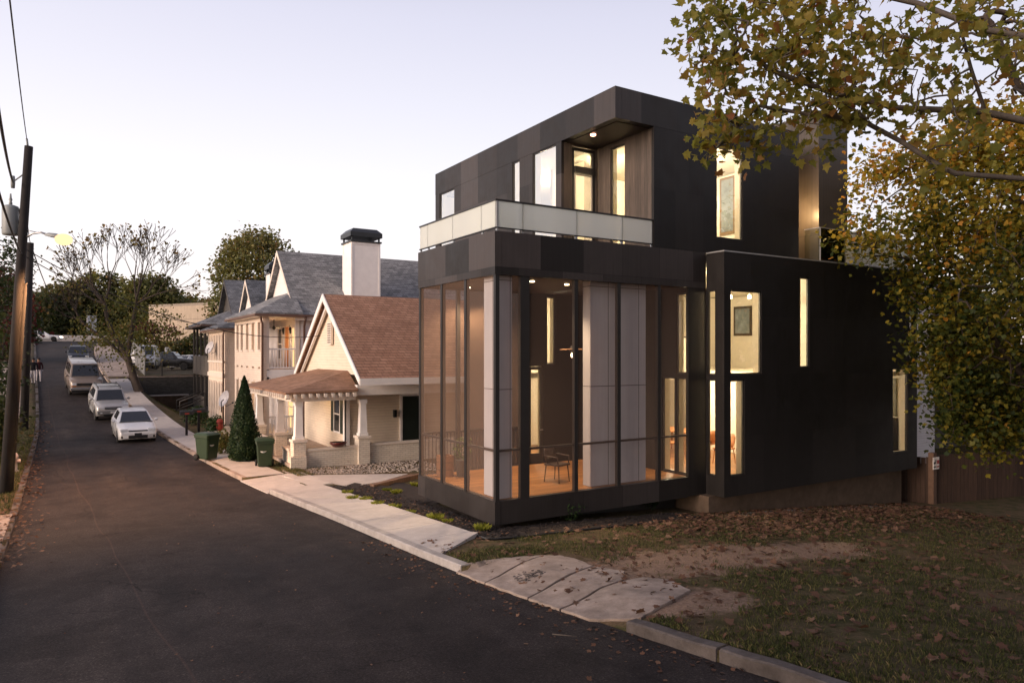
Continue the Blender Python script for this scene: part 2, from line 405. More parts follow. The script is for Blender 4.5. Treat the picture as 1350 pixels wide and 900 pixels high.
def asphalt_mat():
    t = NT('asphalt'); p = t.pos(); sp = t.n('ShaderNodeSeparateXYZ'); t.l(p, sp.inputs[0])
    mp = t.n('ShaderNodeMapping'); mp.inputs['Scale'].default_value = (1.1, .12, 1); mp.inputs['Rotation'].default_value = (0,0,R(-3)); t.l(p, mp.inputs[0])
    n1 = t.noise(1.0, 5, .6, mp.outputs[0]); n2 = t.noise(38, 5, .85, p); n3 = t.noise(1.3, 8, .75, p); n4 = t.noise(.45, 5, .6, p)
    c = t.ramp(n1, [(.3, (.022,.0175,.0163)), (.55, (.036,.029,.027)), (.75, (.054,.044,.040))])
    c = t.mix(.75, c, t.ramp(n2, [(.30, (.25,)*3), (.48, (.85,)*3), (.57, (1.6,)*3), (.68, (4.2,)*3)]), 'MULTIPLY')
    c = t.mix(.8, c, t.ramp(n3, [(.3, (.55,)*3), (.7, (1.45,)*3)]), 'MULTIPLY')
    c = t.mix(t.math('MULTIPLY', t.ramp(n4, [(.54,(0,)*3),(.57,(1,)*3)]), .45), c, t.mix(1.0, c, (.55,.53,.52), 'MULTIPLY'))
    c = t.mix(t.math('MULTIPLY', t.ramp(t.noise(7, 3, .6, p), [(.70,(0,)*3),(.76,(1,)*3)]), .5), c, (.012,.010,.010))
    # old tar seams: two long thin lines along the road plus patch edges
    wob = t.math('MULTIPLY', t.math('SUBTRACT', t.noise(.25, 2, .4, p), .5), .35)
    x = t.math('ADD', t.math('ADD', sp.outputs[0], t.math('MULTIPLY', sp.outputs[1], .055)), wob)
    ln = t.math('ABSOLUTE', t.math('SUBTRACT', x, 1.55))
    seam = t.ramp(ln, [(0, (1,)*3), (.008, (1,)*3), (.02, (0,)*3)])
    c = t.mix(t.math('MULTIPLY', seam, .22), c, (.12,.07,.055))
    wv = t.n('ShaderNodeVectorMath', operation='ADD'); nz = t.n('ShaderNodeTexNoise'); nz.inputs['Scale'].default_value = 1.6; nz.inputs['Detail'].default_value = 5; t.l(p, nz.inputs['Vector']); t.l(p, wv.inputs[0])
    sc_ = t.n('ShaderNodeVectorMath', operation='SCALE'); sc_.inputs['Scale'].default_value = .9; t.l(nz.outputs['Color'], sc_.inputs[0]); t.l(sc_.outputs[0], wv.inputs[1])
    vo = t.n('ShaderNodeTexVoronoi', feature='DISTANCE_TO_EDGE'); vo.inputs['Scale'].default_value = .34; t.l(wv.outputs[0], vo.inputs['Vector'])
    crack = t.ramp(vo.outputs['Distance'], [(0,(1,)*3),(.0022,(1,)*3),(.006,(0,)*3)])
    c = t.mix(t.math('MULTIPLY', t.math('MULTIPLY', crack, t.ramp(t.noise(.22, 3, .6, p), [(.42,(0,)*3),(.55,(1,)*3)])), .8), c, (.007,.006,.0055))
    rr = t.ramp(n1, [(.3, (.75,)*3), (.7, (.95,)*3)])
    t.bsdf(c, rr, 0, .16, t.bump(n2, .7, .01)); return t.mat
def concrete_mat(name, col, stain=.5, crack=False):
    t = NT(name); p = t.pos(); n1 = t.noise(1.2, 6, .65, p); n2 = t.noise(60, 3, .7, p); n3 = t.noise(5, 6, .7, p)
    c = t.ramp(n1, [(.3, tuple(a*(1-.35*stain) for a in col)), (.65, tuple(min(1, a*(1+.2*stain)) for a in col))])
    c = t.mix(.5, c, t.ramp(n2, [(.25, (.7,)*3), (.6, (1.1,)*3)]), 'MULTIPLY')
    c = t.mix(stain, c, t.ramp(n3, [(.35, (.72,.68,.64)), (.65, (1.1,1.08,1.06))]), 'MULTIPLY')
    t.bsdf(c, .85, 0, .3, t.bump(n2, .3, .006)); return t.mat
M_GROUND = ground_mat(); M_ASPH = asphalt_mat()
M_CONC = concrete_mat('pale_concrete', (.50,.46,.43), .35); M_CONC_OLD = concrete_mat('old_concrete', (.38,.31,.265), .9)
M_KERB = concrete_mat('kerb_concrete', (.36,.335,.32), .6); M_GRANITE = concrete_mat('granite', (.115,.10,.095), 1.3)
M_MULCH = pmat('mulch', (.022,.014,.011), .95, .5, 6, .9, 25)
M_FOUND = concrete_mat('foundation_concrete', (.11,.078,.055), .7)

ys = sorted(set([21.6,21.63,24.53,24.56,6.65,6.67,10.73,10.75,-80,-50,-30,-20,-12,-6,-3] + [round(-1+i*.5, 3) for i in range(126)] + [59.9, 60.0, 60.25, 60.4] + [62+i*1.5 for i in range(36)] + [118,124,130,140,160,200,260,350,500,800,1400]))
dR = [0,.02,.3,.6,.9,1.2,1.5,1.8,2.1,2.4,2.8,3.2,3.6,4,4.5,5,5.5,6,6.7,7.5,8.3,9.2,10,11,12,13.5,15,17,19,22,26,32,40,55,80,120,200,400,800]
dL = [0,.02,.4,.8,1.2,1.7,2.2,2.8,3.5,4.5,6,8,11,16,25,40,80,200,500]
g = MB(); rows = []
for y in ys:
    kr, kl, zr = KR(y), KL(y), ZR(y); row = []
    for d in reversed(dL[1:]): row.append((kl-d, y, H(kl-d, y)))
    row.append((kl+.01, y, zr-.3)); row.append((kr-.01, y, zr-.3))
    for d in dR[1:]: row.append((kr+d, y, H(kr+d, y)))
    rows.append(row)
nc = len(rows[0])
vs = [p for r in rows for p in r]
fs = [(i*nc+j, i*nc+j+1, (i+1)*nc+j+1, (i+1)*nc+j) for i in range(len(rows)-1) for j in range(nc-1)]
g.add(vs, fs, 0, True)
struct(obj('ground', g, M_GROUND))
# road sheet with slight camber
rd = MB(); rows = []
for y in ys:
    if y > 330: break
    kr, kl, zr = KR(y), KL(y), ZR(y)
    rows.append([(lerp(kl, kr, q), y, zr+.05*(1-(2*q-1)**2)) for q in (0,.12,.3,.5,.7,.88,1)])
vs = [p for r in rows for p in r]; fs = [(i*7+j, i*7+j+1, (i+1)*7+j+1, (i+1)*7+j) for i in range(len(rows)-1) for j in range(6)]
rd.add(vs, fs, 0, True); struct(obj('road', rd, M_ASPH))
cr = MB()
for i in range(24):
    x0 = -150+i*14; 
    cr.quad((x0,112,ZR(118)+.06), (x0+14,112,ZR(118)+.06), (x0+14,123,ZR(118)+.06), (x0,123,ZR(118)+.06))
struct(obj('cross_street', cr, M_ASPH))

def strip(mb, y0, y1, off, w, top, drop=.3, n=None, k=KR, wob=0, sgn=1):
    n = n or max(2, int((y1-y0)/.3)); prev = None; rings = []
    for i in range(n+1):
        y = lerp(y0, y1, i/n); x0 = k(y)+sgn*off; x1 = k(y)+sgn*(off+w); z = ZR(y); h = top + (random.uniform(-wob, wob) if wob else 0); x0 += random.uniform(-wob, wob)*1.3
        b = .02
        rings.append([(x0, y, z-drop), (x0-sgn*0, y, z+h-b), (x0+sgn*b, y, z+h), (x1, y, z+h+.004), (x1, y, z-drop)])
    mb.loft(rings, 0, False)
kb = MB(); strip(kb, 10.75, 21.6, 0, .17, .14, wob=.004); struct(obj('kerb', kb, M_KERB, fixn=True))
kb = MB(); strip(kb, 2.0, 5.4, 0, .16, .15, wob=.011); strip(kb, 5.43, 6.80, 0, .16, .145, wob=.011); struct(obj('kerb', kb, M_GRANITE, fixn=True))
kb = MB(); strip(kb, 24.6, 100, 0, .16, .12, wob=.006); struct(obj('kerb', kb, M_CONC_OLD, fixn=True))
kb = MB(); strip(kb, 16.5, 100, 0, .16, .10, k=KL, sgn=-1, wob=.008); struct(obj('kerb', kb, M_GRANITE, fixn=True))

def sheet(mb, poly, lift, thick=.12, res=None):
    """flat-ish slab following the terrain: polygon of (x,y)"""
    top = [(x, y, H(x, y)+lift) for x, y in poly]
    mb.prism([(x, y, z-thick) for x, y, z in top], (0,0,thick))
# near sidewalk as individual poured bays following kerb
sw = MB()
def bay(y0, y1, o0, o1, lift=.005, th=.15, yy0=None, yy1=None):
    c = [(KR(y0)+o0, y0), (KR(y0)+o1, yy0 if yy0 else y0), (KR(y1)+o1, yy1 if yy1 else y1), (KR(y1)+o0, y1)]
    tz = [ZR(p[1])+.135+lift+.02*((p[0]-KR(p[1]))>.5) for p in c]
    sw.prism([(p[0], p[1], z-th) for p, z in zip(c, tz)], (0,0,th))
y = 11.7
while y < 21.4:
    n = min(21.6, y+1.24)
    bay(y, n-.012, .172, 1.50, yy0=(12.75 if y == 11.7 else None)); y = n
sw2 = MB()
struct(obj('sidewalk', sw, M_CONC))
sw = MB()
for j in range(4):                                # driveway crossing
    ya, yb_ = 21.62+j*.733, 21.61+(j+1)*.733
    c = [(KR(ya)-.05, ya), (KR(ya)+1.9, ya), (KR(yb_)+1.9, yb_), (KR(yb_)-.05, yb_)]; zz_ = [ZR(ya)+.03, H(KR(ya)+1.9,ya)+.05, H(KR(yb_)+1.9,yb_)+.05, ZR(yb_)+.03]
    sw.prism([(p[0], p[1], z-.15) for p, z in zip(c, zz_)], (0,0,.15))
y = 24.57
while y < 58:
    n = y+1.5; bay(y, n-.015, .165, 1.35, lift=-.01); y = n
struct(obj('sidewalk', sw, M_CONC_OLD if False else M_CONC))
sw = MB()
y = 60.5
while y < 100:
    n = y+2; c = [(KR(y)+.2, y), (KR(y)+2.2, y), (KR(n)+2.2, n-.02), (KR(n)+.2, n-.02)]
    sw.prism([(a, b, ZR(b)+.02) for a, b in c], (0,0,.13)); y = n
y = 46
while y < 104:
    n = y+2; c = [(KL(y)-.9, y), (KL(y)-2.3, y), (KL(n)-2.3, n-.02), (KL(n)-.9, n-.02)]
    sw.prism([(a, b, ZR(b)+.03) for a, b in c], (0,0,.12)); y = n
c = [(KL(18.2)-.1, 18.2), (KL(18.2)-2.5, 18.6), (KL(21.6)-2.5, 21.4), (KL(21.6)-.1, 21.8)]
sw.prism([(a, b, ZR(b)-.02) for a, b in c], (0,0,.14))
struct(obj('sidewalk', sw, M_CONC_OLD, fixn=True))
# entrance walk between the cottage and the dark house
wk = MB()
pl = [(5.9,24.1),(7.6,23.3),(9.6,22.25),(8.3,21.35),(6.9,20.95),(6.42,21.55)]
wk.prism([(x, y, .02) for x, y in pl], (0,0,.10)); struct(obj('path', wk, M_CONC, fixn=True))
# broken apron slabs
ap = []
for pts in ([(615,750),(625,743),(664,737),(717,733.5),(650,767.5)],
            [(652,768),(718,734),(737,734),(757,738),(781,748),(711,786.5),(682,777)],
            [(713,787),(783,748.5),(800,751),(823,755),(822,766),(749,802),(730,794)],
            [(752,803),(824,768),(848,763),(883,767),(910,780),(878,798),(845,817),(800,812)]):
    ap.append([hit(*p)[:2] for p in pts])
for k, pl in enumerate(ap):
    m = MB(); zz = .004*(k % 2)
    pl = [((KR(y)-.06) if x-KR(y) < .30 else x, y) for x, y in pl]
    cx = sum(p[0] for p in pl)/len(pl); cy = sum(p[1] for p in pl)/len(pl)
    bm = bmesh.new(); n = 26; ring = []
    for i in range(len(pl)):
        a = pl[i]; b = pl[(i+1) % len(pl)]
        for j in range(5):
            f = j/5; jx = random.uniform(-.02,.02) if j else 0; ring.append((lerp(a[0],b[0],f)+jx, lerp(a[1],b[1],f)+(random.uniform(-.02,.02) if j else 0)))
    top = []
    for x, y in ring:
        dk = x-KR(y); top.append((x, y, max(ZR(y)+.022, H(x, y)+.028)+zz))
    # slightly bevelled rim
    top = [(lerp(x, cx, -.008), lerp(y, cy, -.008), z) for x, y, z in top]
    inn = [(lerp(x, cx, .012), lerp(y, cy, .012), z+.006) for x, y, z in top]
    bot = [(x, y, z-.2) for x, y, z in top]
    rr_ = [bot, top, inn]
    for q in (.25,.5,.75,.93): rr_.append([(lerp(x,cx,q), lerp(y,cy,q), H(lerp(x,cx,q), lerp(y,cy,q))+.04+zz) for x, y, z in top])
    m.loft(rr_, 0, False); struct(obj('driveway_apron', m, M_CONC_OLD, fixn=True))
m = MB()
c = hit(697, 762); 
for i in range(70):
    a = random.uniform(0, 6.28); r = .23*math.sqrt(random.random()); x = c[0]+r*math.cos(a)*1.2; y = c[1]+r*math.sin(a)
    m.ball((x, y, H(x,y)+.045), random.uniform(.012,.03), 5, 4, 0, 1, 1, .6)
struct(obj('gravel', m, M_GRANITE)); bpy.data.objects['gravel']['kind'] = 'stuff'
# mulch bed beside the dark house
mu = MB(); prev = None; rows = []
for i in range(23):
    y = lerp(12.35, 21.3, i/22); x0 = KR(y)+1.52; x1 = 8.25 if y < 17.3 else 9.0
    rows.append([(lerp(x0, x1, j/8), y, H(lerp(x0, x1, j/8), y)+.03+.035*math.sin(j*1.7+i*2.1)*(0 < j < 8)+.02*math.sin(i*5.1+j*3)) for j in range(9)])
vs = [p for r in rows for p in r]; mu.add(vs, [(i*9+j, i*9+j+1, (i+1)*9+j+1, (i+1)*9+j) for i in range(22) for j in range(8)], 0, True)
rows = []
for i in range(26):
    x = lerp(7.6, 13.6, i/25); rows.append([(x, lerp(12.35+.02*i, 13.6, j/6), H(x, lerp(12.35+.02*i, 13.6, j/6))+.02+.02*math.sin(i*2.3+j*1.9)) for j in range(7)])
vs = [p for r in rows for p in r]; mu.add(vs, [(i*7+j, (i+1)*7+j, (i+1)*7+j+1, i*7+j+1) for i in range(25) for j in range(6)], 0, True)
for i in range(1500):
    if random.random() < .7: y = random.uniform(12.4, 21.0); x = random.uniform(KR(y)+1.56, 8.0)
    else: x = random.uniform(7.6, 13.4); y = random.uniform(12.6, 13.5)
    z = H(x, y)+.05; a = random.uniform(0, 3.14); l = random.uniform(.02,.05); w = .012
    dx, dy = math.cos(a)*l, math.sin(a)*l; ex, ey = -math.sin(a)*w, math.cos(a)*w; tz = random.uniform(-.015,.02)
    mu.add([(x-dx-ex,y-dy-ey,z-tz),(x+dx-ex,y+dy-ey,z+tz),(x+dx+ex,y+dy+ey,z+tz+.01),(x-dx+ex,y-dy+ey,z-tz+.01)], [(0,1,2,3)])
o = obj('mulch', mu, M_MULCH); o['kind'] = 'stuff'
ed = MB(); path = []
for i in range(24):
    y = lerp(21.2, 12.42, i/23); x = KR(y)+1.53; path.append((x, y, H(x, y)+.035))
for i in range(12):
    x = lerp(KR(12.4)+1.7, 12.0, i/11); y = 12.33+.02*i; path.append((x, y, H(x, y)+.03))
ed.tube(path, .025, 6)
tag(obj('garden_edging', ed, pmat('black_plastic', (.012,.012,.013), .5, .1)), 'black plastic edging strip curving round the mulch bed', 'edging')
tb = MB()
for i, (a, b) in enumerate((((7.62,20.9),(9.7,22.1)), ((7.75,20.7),(9.9,21.85)))):
    d = Vector((b[0]-a[0], b[1]-a[1], 0)).normalized(); n = Vector((-d.y, d.x, 0))*.07
    z0 = -.05; z1 = .12+.05*i
    tb.prism([(a[0]-n.x,a[1]-n.y,z0),(b[0]-n.x,b[1]-n.y,z0),(b[0]+n.x,b[1]+n.y,z0),(a[0]+n.x,a[1]+n.y,z0)], (0,0,z1-z0))
tag(obj('timber_edging', tb, woodmat('edging_timber', (.22,.13,.085), 3, .4, .7)), 'reddish timber edging at the end of the pale entrance walk', 'edging')
# ------------------------------------------------------------------ the dark house
M_PANEL = panelmat('dark_panel', (.011,.0097,.0092), (.018,.0155,.0147), 1.05, 1.6, .005, .50, .5, (.008,.007,.007), .4)
M_BAND = panelmat('dark_band_panel', (.015,.013,.0122), (.066,.056,.054), 1.22, 3.0, .005, .46, .5, (.010,.009,.009), .1)
M_TRIM = pmat('black_metal_trim', (.018,.016,.015), .45, .25, 4)
M_RECESS = woodmat('warm_lit_recess_panel', (.075,.058,.046), 3, .12, .6, .55)  # brown of warm light on the dark recess panels, put into the colour
M_DECK = woodmat('deck_boards', (.34,.155,.055), 1, .135, .3, .42)
M_CEIL = pmat('dark_ceiling', (.035,.024,.018), .6, .2)
M_PAINT = pmat('warm_white_paint', (.74,.68,.55), .8, .03)
M_IFLOOR = woodmat('interior_floor', (.30,.14,.055), 0, .1, .6, .35)
M_WPANEL = panelmat('pale_grey_panel', (.58,.56,.57), (.62,.60,.61), 1.0, 2.45, .010, .6, 0, (.15,.14,.14), .93, .12)
M_SCREEN = screenmat(); M_FROST = frostmat()
M_GLASS = glassmat('window_glass', .085, (.95,.96,.95)); M_GLASS_SKY = glassmat('coated_glass', .55, (.9,.9,.88))
M_GLASS_CLEAR = glassmat('clear_glass', .03, (.86,.9,.87))
M_ALU = pmat('grey_metal', (.42,.42,.43), .35, .1, 5, metal=.8)
M_STEEL = pmat('pale_metal_coping', (.5,.5,.5), .4, .1, metal=.6)
M_BULB = emit('lamp_bulb', (1,.72,.40), 18); M_BULB_RED = emit('soffit_lamp', (1,.50,.32), 10)

X0, Y0, YN = 7.88, 13.47, 17.57
house = thing('modern_house', 'tall black panelled modern house with screened corner porch and glowing windows', 'house', (X0, Y0, .4))
W = dict(world=True, parent=house)
def part(name, mb, mat, parent=house, fixn=False): return obj(name, mb, mat, parent, True, fixn=fixn)

WALLS = MB(); LINER = MB()
def shell(axis, plane, u0, u1, z0, z1, holes=(), inward=1, lz=None, lu=None, th=.09, line=True, mi=0):
    WALLS.wall(axis, plane, th*inward, u0, u1, z0, z1, holes, mi)
    if line:
        a, b = lu or (u0+.02, u1-.02); c, d = lz or (z0+.05, z1-.02)
        LINER.wall(axis, plane+(th+.003)*inward, .2*inward, a, b, c, d, holes)
# main lower volume (bay)
bay_holes = [(14.70,15.92,3.63,5.86),(14.70,15.24,.95,3.48),(17.54,17.98,3.79,6.35),(22.2,23.06,1.0,3.7),(23.14,23.44,3.75,6.2)]
shell('Y', 12.85, 14.45, 23.6, .42, 6.85, bay_holes, 1, (.95,6.5), (14.56,23.5))
bs_holes = [(13.16,13.42,3.63,5.86),(13.16,13.42,.95,3.48)]
shell('X', 14.45, 12.943, 13.467, .42, 6.85, bs_holes, 1, line=False)
shell('X', 23.6, 12.943, 21.1, .42, 6.85, (), -1, (.95,6.5))
shell('Y', 21.2, 11.3, 23.6, .42, 6.85, (), -1, (.95,6.5))
# stub of street-side south wall, porch back walls
shell('Y', 13.47, 13.79, 14.53, .42, 5.93, (), 1, line=False)
pe_holes = [(13.62,14.02,3.65,5.80),(13.62,14.02,.96,3.53),(14.07,14.55,.96,3.53)]
shell('X', 13.88, 13.56, 17.57, .42, 6.6, pe_holes, 1, (.95,6.5))
nw_holes = [(11.43,11.95,.96,3.8),(12.08,12.40,3.86,5.88)]
shell('Y', 17.57, 11.3, 13.87, .42, 6.6, nw_holes, 1, (.95,6.5))
shell('X', 11.3, 17.665, 21.1, .42, 6.60, (), 1, (.95,6.5))
# upper volume
hA, hB, hC = (22.14,23.3,7.3,9.955), (17.87,18.27,7.2,9.955), (15.99,17.16,7.2,9.955)
shell('X', 11.3, 15.74, 23.65, 6.60, 9.968, [hA,hB,hC], 1, (6.75,9.96), mi=1)
shell('Y', 23.65, 11.395, 18.3, 6.60, 9.968, (), -1, (6.75,9.9))
hU = (14.86,15.90,7.33,9.87)
shell('Y', 13.47, 12.57, 18.35, 6.893, 9.968, [hU], 1, (6.9,9.96))
shell('X', 18.35, 13.565, 23.55, 6.86, 9.968, (), -1, (6.9,9.96))
part('wall', WALLS, [M_PANEL, M_BAND])
rc = MB()
hD = (11.66,12.50,6.62,9.90); hW = (14.60,15.20,7.0,9.82)
rc.wall('Y', 15.74, .09, 11.393, 12.567, 6.60, 9.95, [hD]); LINER.wall('Y', 15.833, .15, 11.4, 12.6, 6.75, 9.95, [hD])
rc.wall('X', 12.57, .09, 13.562, 15.737, 6.60, 9.95, [hW]); LINER.wall('X', 12.663, .15, 13.58, 15.9, 6.75, 9.95, [hW])
part('recess_cladding', rc, M_RECESS)
part('interior_wall', LINER, M_PAINT)
# fascia bands
b = MB()
b.box(7.88, 8.05, 13.47, 17.57, 5.93, 6.89); b.box(8.053, 14.448, 13.472, 13.64, 5.93, 6.89); b.box(8.053, 11.29, 17.40, 17.572, 5.93, 6.89)
part('porch_fascia', b, M_BAND)
b = MB(); b.box(11.297, 11.5, 13.467, 23.653, 9.972, 10.75); b.box(11.503, 18.353, 13.468, 13.66, 9.972, 10.75); b.box(18.15, 18.352, 13.664, 23.652, 9.972, 10.75); b.box(11.503, 18.146, 23.45, 23.652, 9.972, 10.75)
part('roof_fascia', b, M_BAND)
b = MB(); b.box(7.88, 8.02, 13.47, 17.57, .40, .925); b.box(8.023, 13.785, 13.472, 13.6, .40, .925); b.box(8.023, 11.29, 17.44, 17.572, .40, .925)
part('porch_base', b, M_BAND)
b = MB(); b.box(8.03, 13.87, 13.61, 17.43, .86, .93); part('porch_floor', b, M_DECK)
b = MB(); b.box(8.06, 13.86, 13.65, 17.39, 5.97, 6.05); b.box(11.31, 13.86, 17.393, 17.56, 5.97, 6.05); part('porch_ceiling', b, M_CEIL)
b = MB(); b.box(8.06, 12.56, 13.65, 17.39, 6.45, 6.55); b.box(12.56, 18.3, 13.6, 13.64, 6.6, 6.85); part('roof_deck', b, M_CONC)
b = MB(); b.box(11.51, 12.66, 13.67, 15.83, 9.955, 10.05); part('recess_soffit', b, M_CEIL)
b = MB(); b.box(11.5, 18.14, 13.67, 23.44, 10.45, 10.55); b.box(14.5, 23.55, 12.95, 21.1, 6.68, 6.80); part('roof', b, M_TRIM)
b = MB(); b.box(14.445, 23.605, 12.845, 12.93, 6.853, 6.885); b.box(14.445, 14.53, 12.933, 13.465, 6.853, 6.885); part('coping', b, M_STEEL)
b = MB(); b.box(14.57, 23.5, 13.16, 21.0, .72, .94); b.box(13.98, 14.565, 13.58, 21.0, .72, .94); b.box(11.42, 13.975, 17.68, 21.0, .72, .94); part('interior_floor', b, M_IFLOOR)
b = MB(); b.box(11.42, 23.4, 17.9, 21.0, 3.44, 3.60); b.box(18.2, 23.4, 13.2, 17.897, 3.44, 3.60); b.box(12.9, 18.2, 13.7, 23.3, 6.62, 6.74); b.box(11.5, 12.9, 16.0, 23.3, 6.62, 6.74)
b.box(14.6, 23.5, 13.15, 13.68, 6.52, 6.62); b.box(18.21, 23.5, 13.69, 21.0, 6.52, 6.62); b.box(12.8, 18.2, 13.7, 15.9, 9.97, 10.1); b.box(11.52, 18.1, 15.91, 23.4, 9.97, 10.1)
b.box(15.2, 18.2, 17.78, 17.897, 3.3, 4.72); b.box(18.2, 18.3, 13.4, 17.7, .95, 3.44); b.box(14.2, 18.19, 20.2, 20.4, .95, 3.44)
b.box(12.8, 18.2, 18.3, 18.42, 6.75, 9.96)
part('interior_partition', b, M_PAINT)
b = MB(); b.box(15.18, 18.22, 17.76, 17.92, 4.723, 4.77); part('parapet_cap', b, M_TRIM)
b = MB(); b.box(14.2, 23.2, 13.15, 20.9, -2.2, .42); part('foundation', b, M_FOUND)
b = MB(); b.box(8.9, 14.1, 14.3, 17.3, -1.2, .398); part('crawl_space_wall', b, M_TRIM)
b = MB(); b.box(11.5, 14.19, 17.35, 20.8, -1.2, .41); part('crawl_space_wall', b, M_FOUND)
# windows : frame + pane
def window(axis, plane, h, inward=1, fw=.035, glass=M_GLASS, mull=(), mat=M_TRIM, inset=.03, bars=()):
    u0, u1, z0, z1 = h; f = MB(); d0, d1 = plane+inset*inward, plane+(inset+.05)*inward; e = .003
    def bx(a, c, z, w):
        f.box(*( (min(d0,d1), max(d0,d1), a, c, z, w) if axis == 'X' else (a, c, min(d0,d1), max(d0,d1), z, w) ))
    bx(u0+e, u0+fw, z0+e, z1-e); bx(u1-fw, u1-e, z0+e, z1-e); bx(u0+fw, u1-fw, z0+e, z0+fw); bx(u0+fw, u1-fw, z1-fw, z1-e)
    for q in mull: bx(q-fw/2, q+fw/2, z0+fw, z1-fw)
    for q in bars: bx(u0+fw, u1-fw, q-fw/2, q+fw/2)
    o = part('window', f, mat); g = MB(); p = plane+(inset+.025)*inward
    if axis == 'X': g.quad((p,u0+fw,z0+fw),(p,u0+fw,z1-fw),(p,u1-fw,z1-fw),(p,u1-fw,z0+fw))
    else: g.quad((u0+fw,p,z0+fw),(u1-fw,p,z0+fw),(u1-fw,p,z1-fw),(u0+fw,p,z1-fw))
    obj('pane', g, glass, o, True); return o
for h in bay_holes: window('Y', 12.85, h)
for h in bs_holes: window('X', 14.45, h, fw=.025)
for h in pe_holes: window('X', 13.88, h)
window('Y', 17.57, nw_holes[1]); 
for h in (hA, hB, hC): window('X', 11.3, h, glass=M_GLASS_SKY, inset=.02)
window('Y', 13.47, hU); window('X', 12.57, hW, glass=M_GLASS)
# doors
def glass_door(u0, u1, plane, z0, z1, zt=None):
    f = MB(); y0, y1 = plane+.02, plane+.08; w = .09
    f.box(u0+.003, u0+w, y0, y1, z0, z1); f.box(u1-w, u1-.003, y0, y1, z0, z1); f.box(u0+w, u1-w, y0, y1, z1-w, z1-.003); f.box(u0+w, u1-w, y0, y1, z0, z0+.25)
    if zt: f.box(u0+w, u1-w, y0-.06, y1, zt-.12, zt+.05)
    o = part('door', f, M_TRIM); g = MB(); p = plane+.05
    if zt:
        g.quad((u0+w,p,z0+.25),(u1-w,p,z0+.25),(u1-w,p,zt-.12),(u0+w,p,zt-.12)); g.quad((u0+w,p,zt+.05),(u1-w,p,zt+.05),(u1-w,p,z1-w),(u0+w,p,z1-w))
    else: g.quad((u0+w,p,z0+.25),(u1-w,p,z0+.25),(u1-w,p,z1-w),(u0+w,p,z1-w))
    obj('pane', g, M_GLASS_SKY if zt else M_GLASS, o, True)
    hd = MB(); hd.tube([(u1-w-.03, y0-.05, z0+.95), (u1-w+.06, y0-.05, z0+.95), (u1-w+.06, y0, z0+.95)], .012); obj('handle', hd, M_ALU, o, True)
    if zt:
        fr = MB(); a = u0+w+.02; c = u1-w-.02; zb = z0+.27; zc = zt-.14
        fr.box(a, a+.04, p-.02, p-.006, zb, zc); fr.box(c-.04, c, p-.02, p-.006, zb, zc); fr.box(a+.04, c-.04, p-.02, p-.006, zc-.04, zc); obj('door_panel', fr, pmat('cream_blind', (.6,.56,.46), .8, .05), o, True)
glass_door(11.66, 12.50, 15.74, 6.62, 9.88, 9.30)
glass_door(11.43, 11.95, 17.57, .96, 3.79)
# porch posts, rails, screens
yW = [onX(p, 500, 7.94)[1] for p in (583.5, 615)]
postsW = [YN-.06]+sorted(yW, reverse=True)+[13.53]
for y in postsW:
    m = MB(); m.box(7.90, 8.0, y-.05, y+.05, .927, 5.928); part('post', m, M_TRIM)
xS = [onY(p, 500, 13.53)[0] for p in (691, 758.5, 815, 868)]
for i, x in enumerate(xS):
    w = .12 if i == 0 else .05
    m = MB(); m.box(x-w, x+w, 13.49, 13.59, .927, 5.928); part('post', m, M_TRIM)
xN = [9.05, 10.2, 11.22]
for x in xN: m = MB(); m.box(x-.05, x+.05, 17.45, 17.55, .927, 5.928); part('post', m, M_TRIM)
m = MB()
for a, c in zip(postsW[1:], postsW[:-1]): m.box(7.93, 7.98, a+.051, c-.051, 2.0, 2.05)
sx = [7.95]+xS+[13.79]
for i, (a, c) in enumerate(zip(sx[:-1], sx[1:])):
    m.box(a+(.121 if i == 1 else .052), c-(.121 if i == 0 else .052 if i < 4 else .002), 13.52, 13.57, 2.0, 2.05)
nx = [7.95]+xN
for a, c in zip(nx[:-1], nx[1:]): m.box(a+.052, c-.052, 17.48, 17.53, 2.0, 2.05)
part('handrail', m, M_TRIM)
for a, c in zip(postsW[1:], postsW[:-1]):
    m = MB(); m.quad((7.92,a+.05,.93),(7.92,c-.05,.93),(7.92,c-.05,5.927),(7.92,a+.05,5.927)); part('insect_screen', m, M_SCREEN)
for a, c in zip(sx[:-1], sx[1:]):
    m = MB(); m.quad((a+.05,13.51,.93),(c-.05,13.51,.93),(c-.05,13.51,5.927),(a+.05,13.51,5.927)); part('insect_screen', m, M_SCREEN)
for a, c in zip(nx[:-1], nx[1:]):
    m = MB(); m.quad((a+.05,17.54,.93),(c-.05,17.54,.93),(c-.05,17.54,5.927),(a+.05,17.54,5.927)); part('insect_screen', m, M_SCREEN)
# low balustrade bars seen at the far side of the porch
m = MB()
for a, c in zip(nx[:-1], nx[1:]):
    k = int((c-a)/.11)
    for j in range(1, k): x = lerp(a, c, j/k); m.box(x-.008, x+.008, 17.50, 17.516, .94, 1.998)
part('baluster', m, M_TRIM)
# pale panel piers in the porch
m = MB(); m.bbox(8.08, 8.42, 13.63, 14.32, .932, 5.965, .004); part('white_pier', m, M_WPANEL)
m = MB(); m.bbox(10.72, 12.52, 13.72, 14.02, .932, 5.965, .004); part('white_pier', m, M_WPANEL)
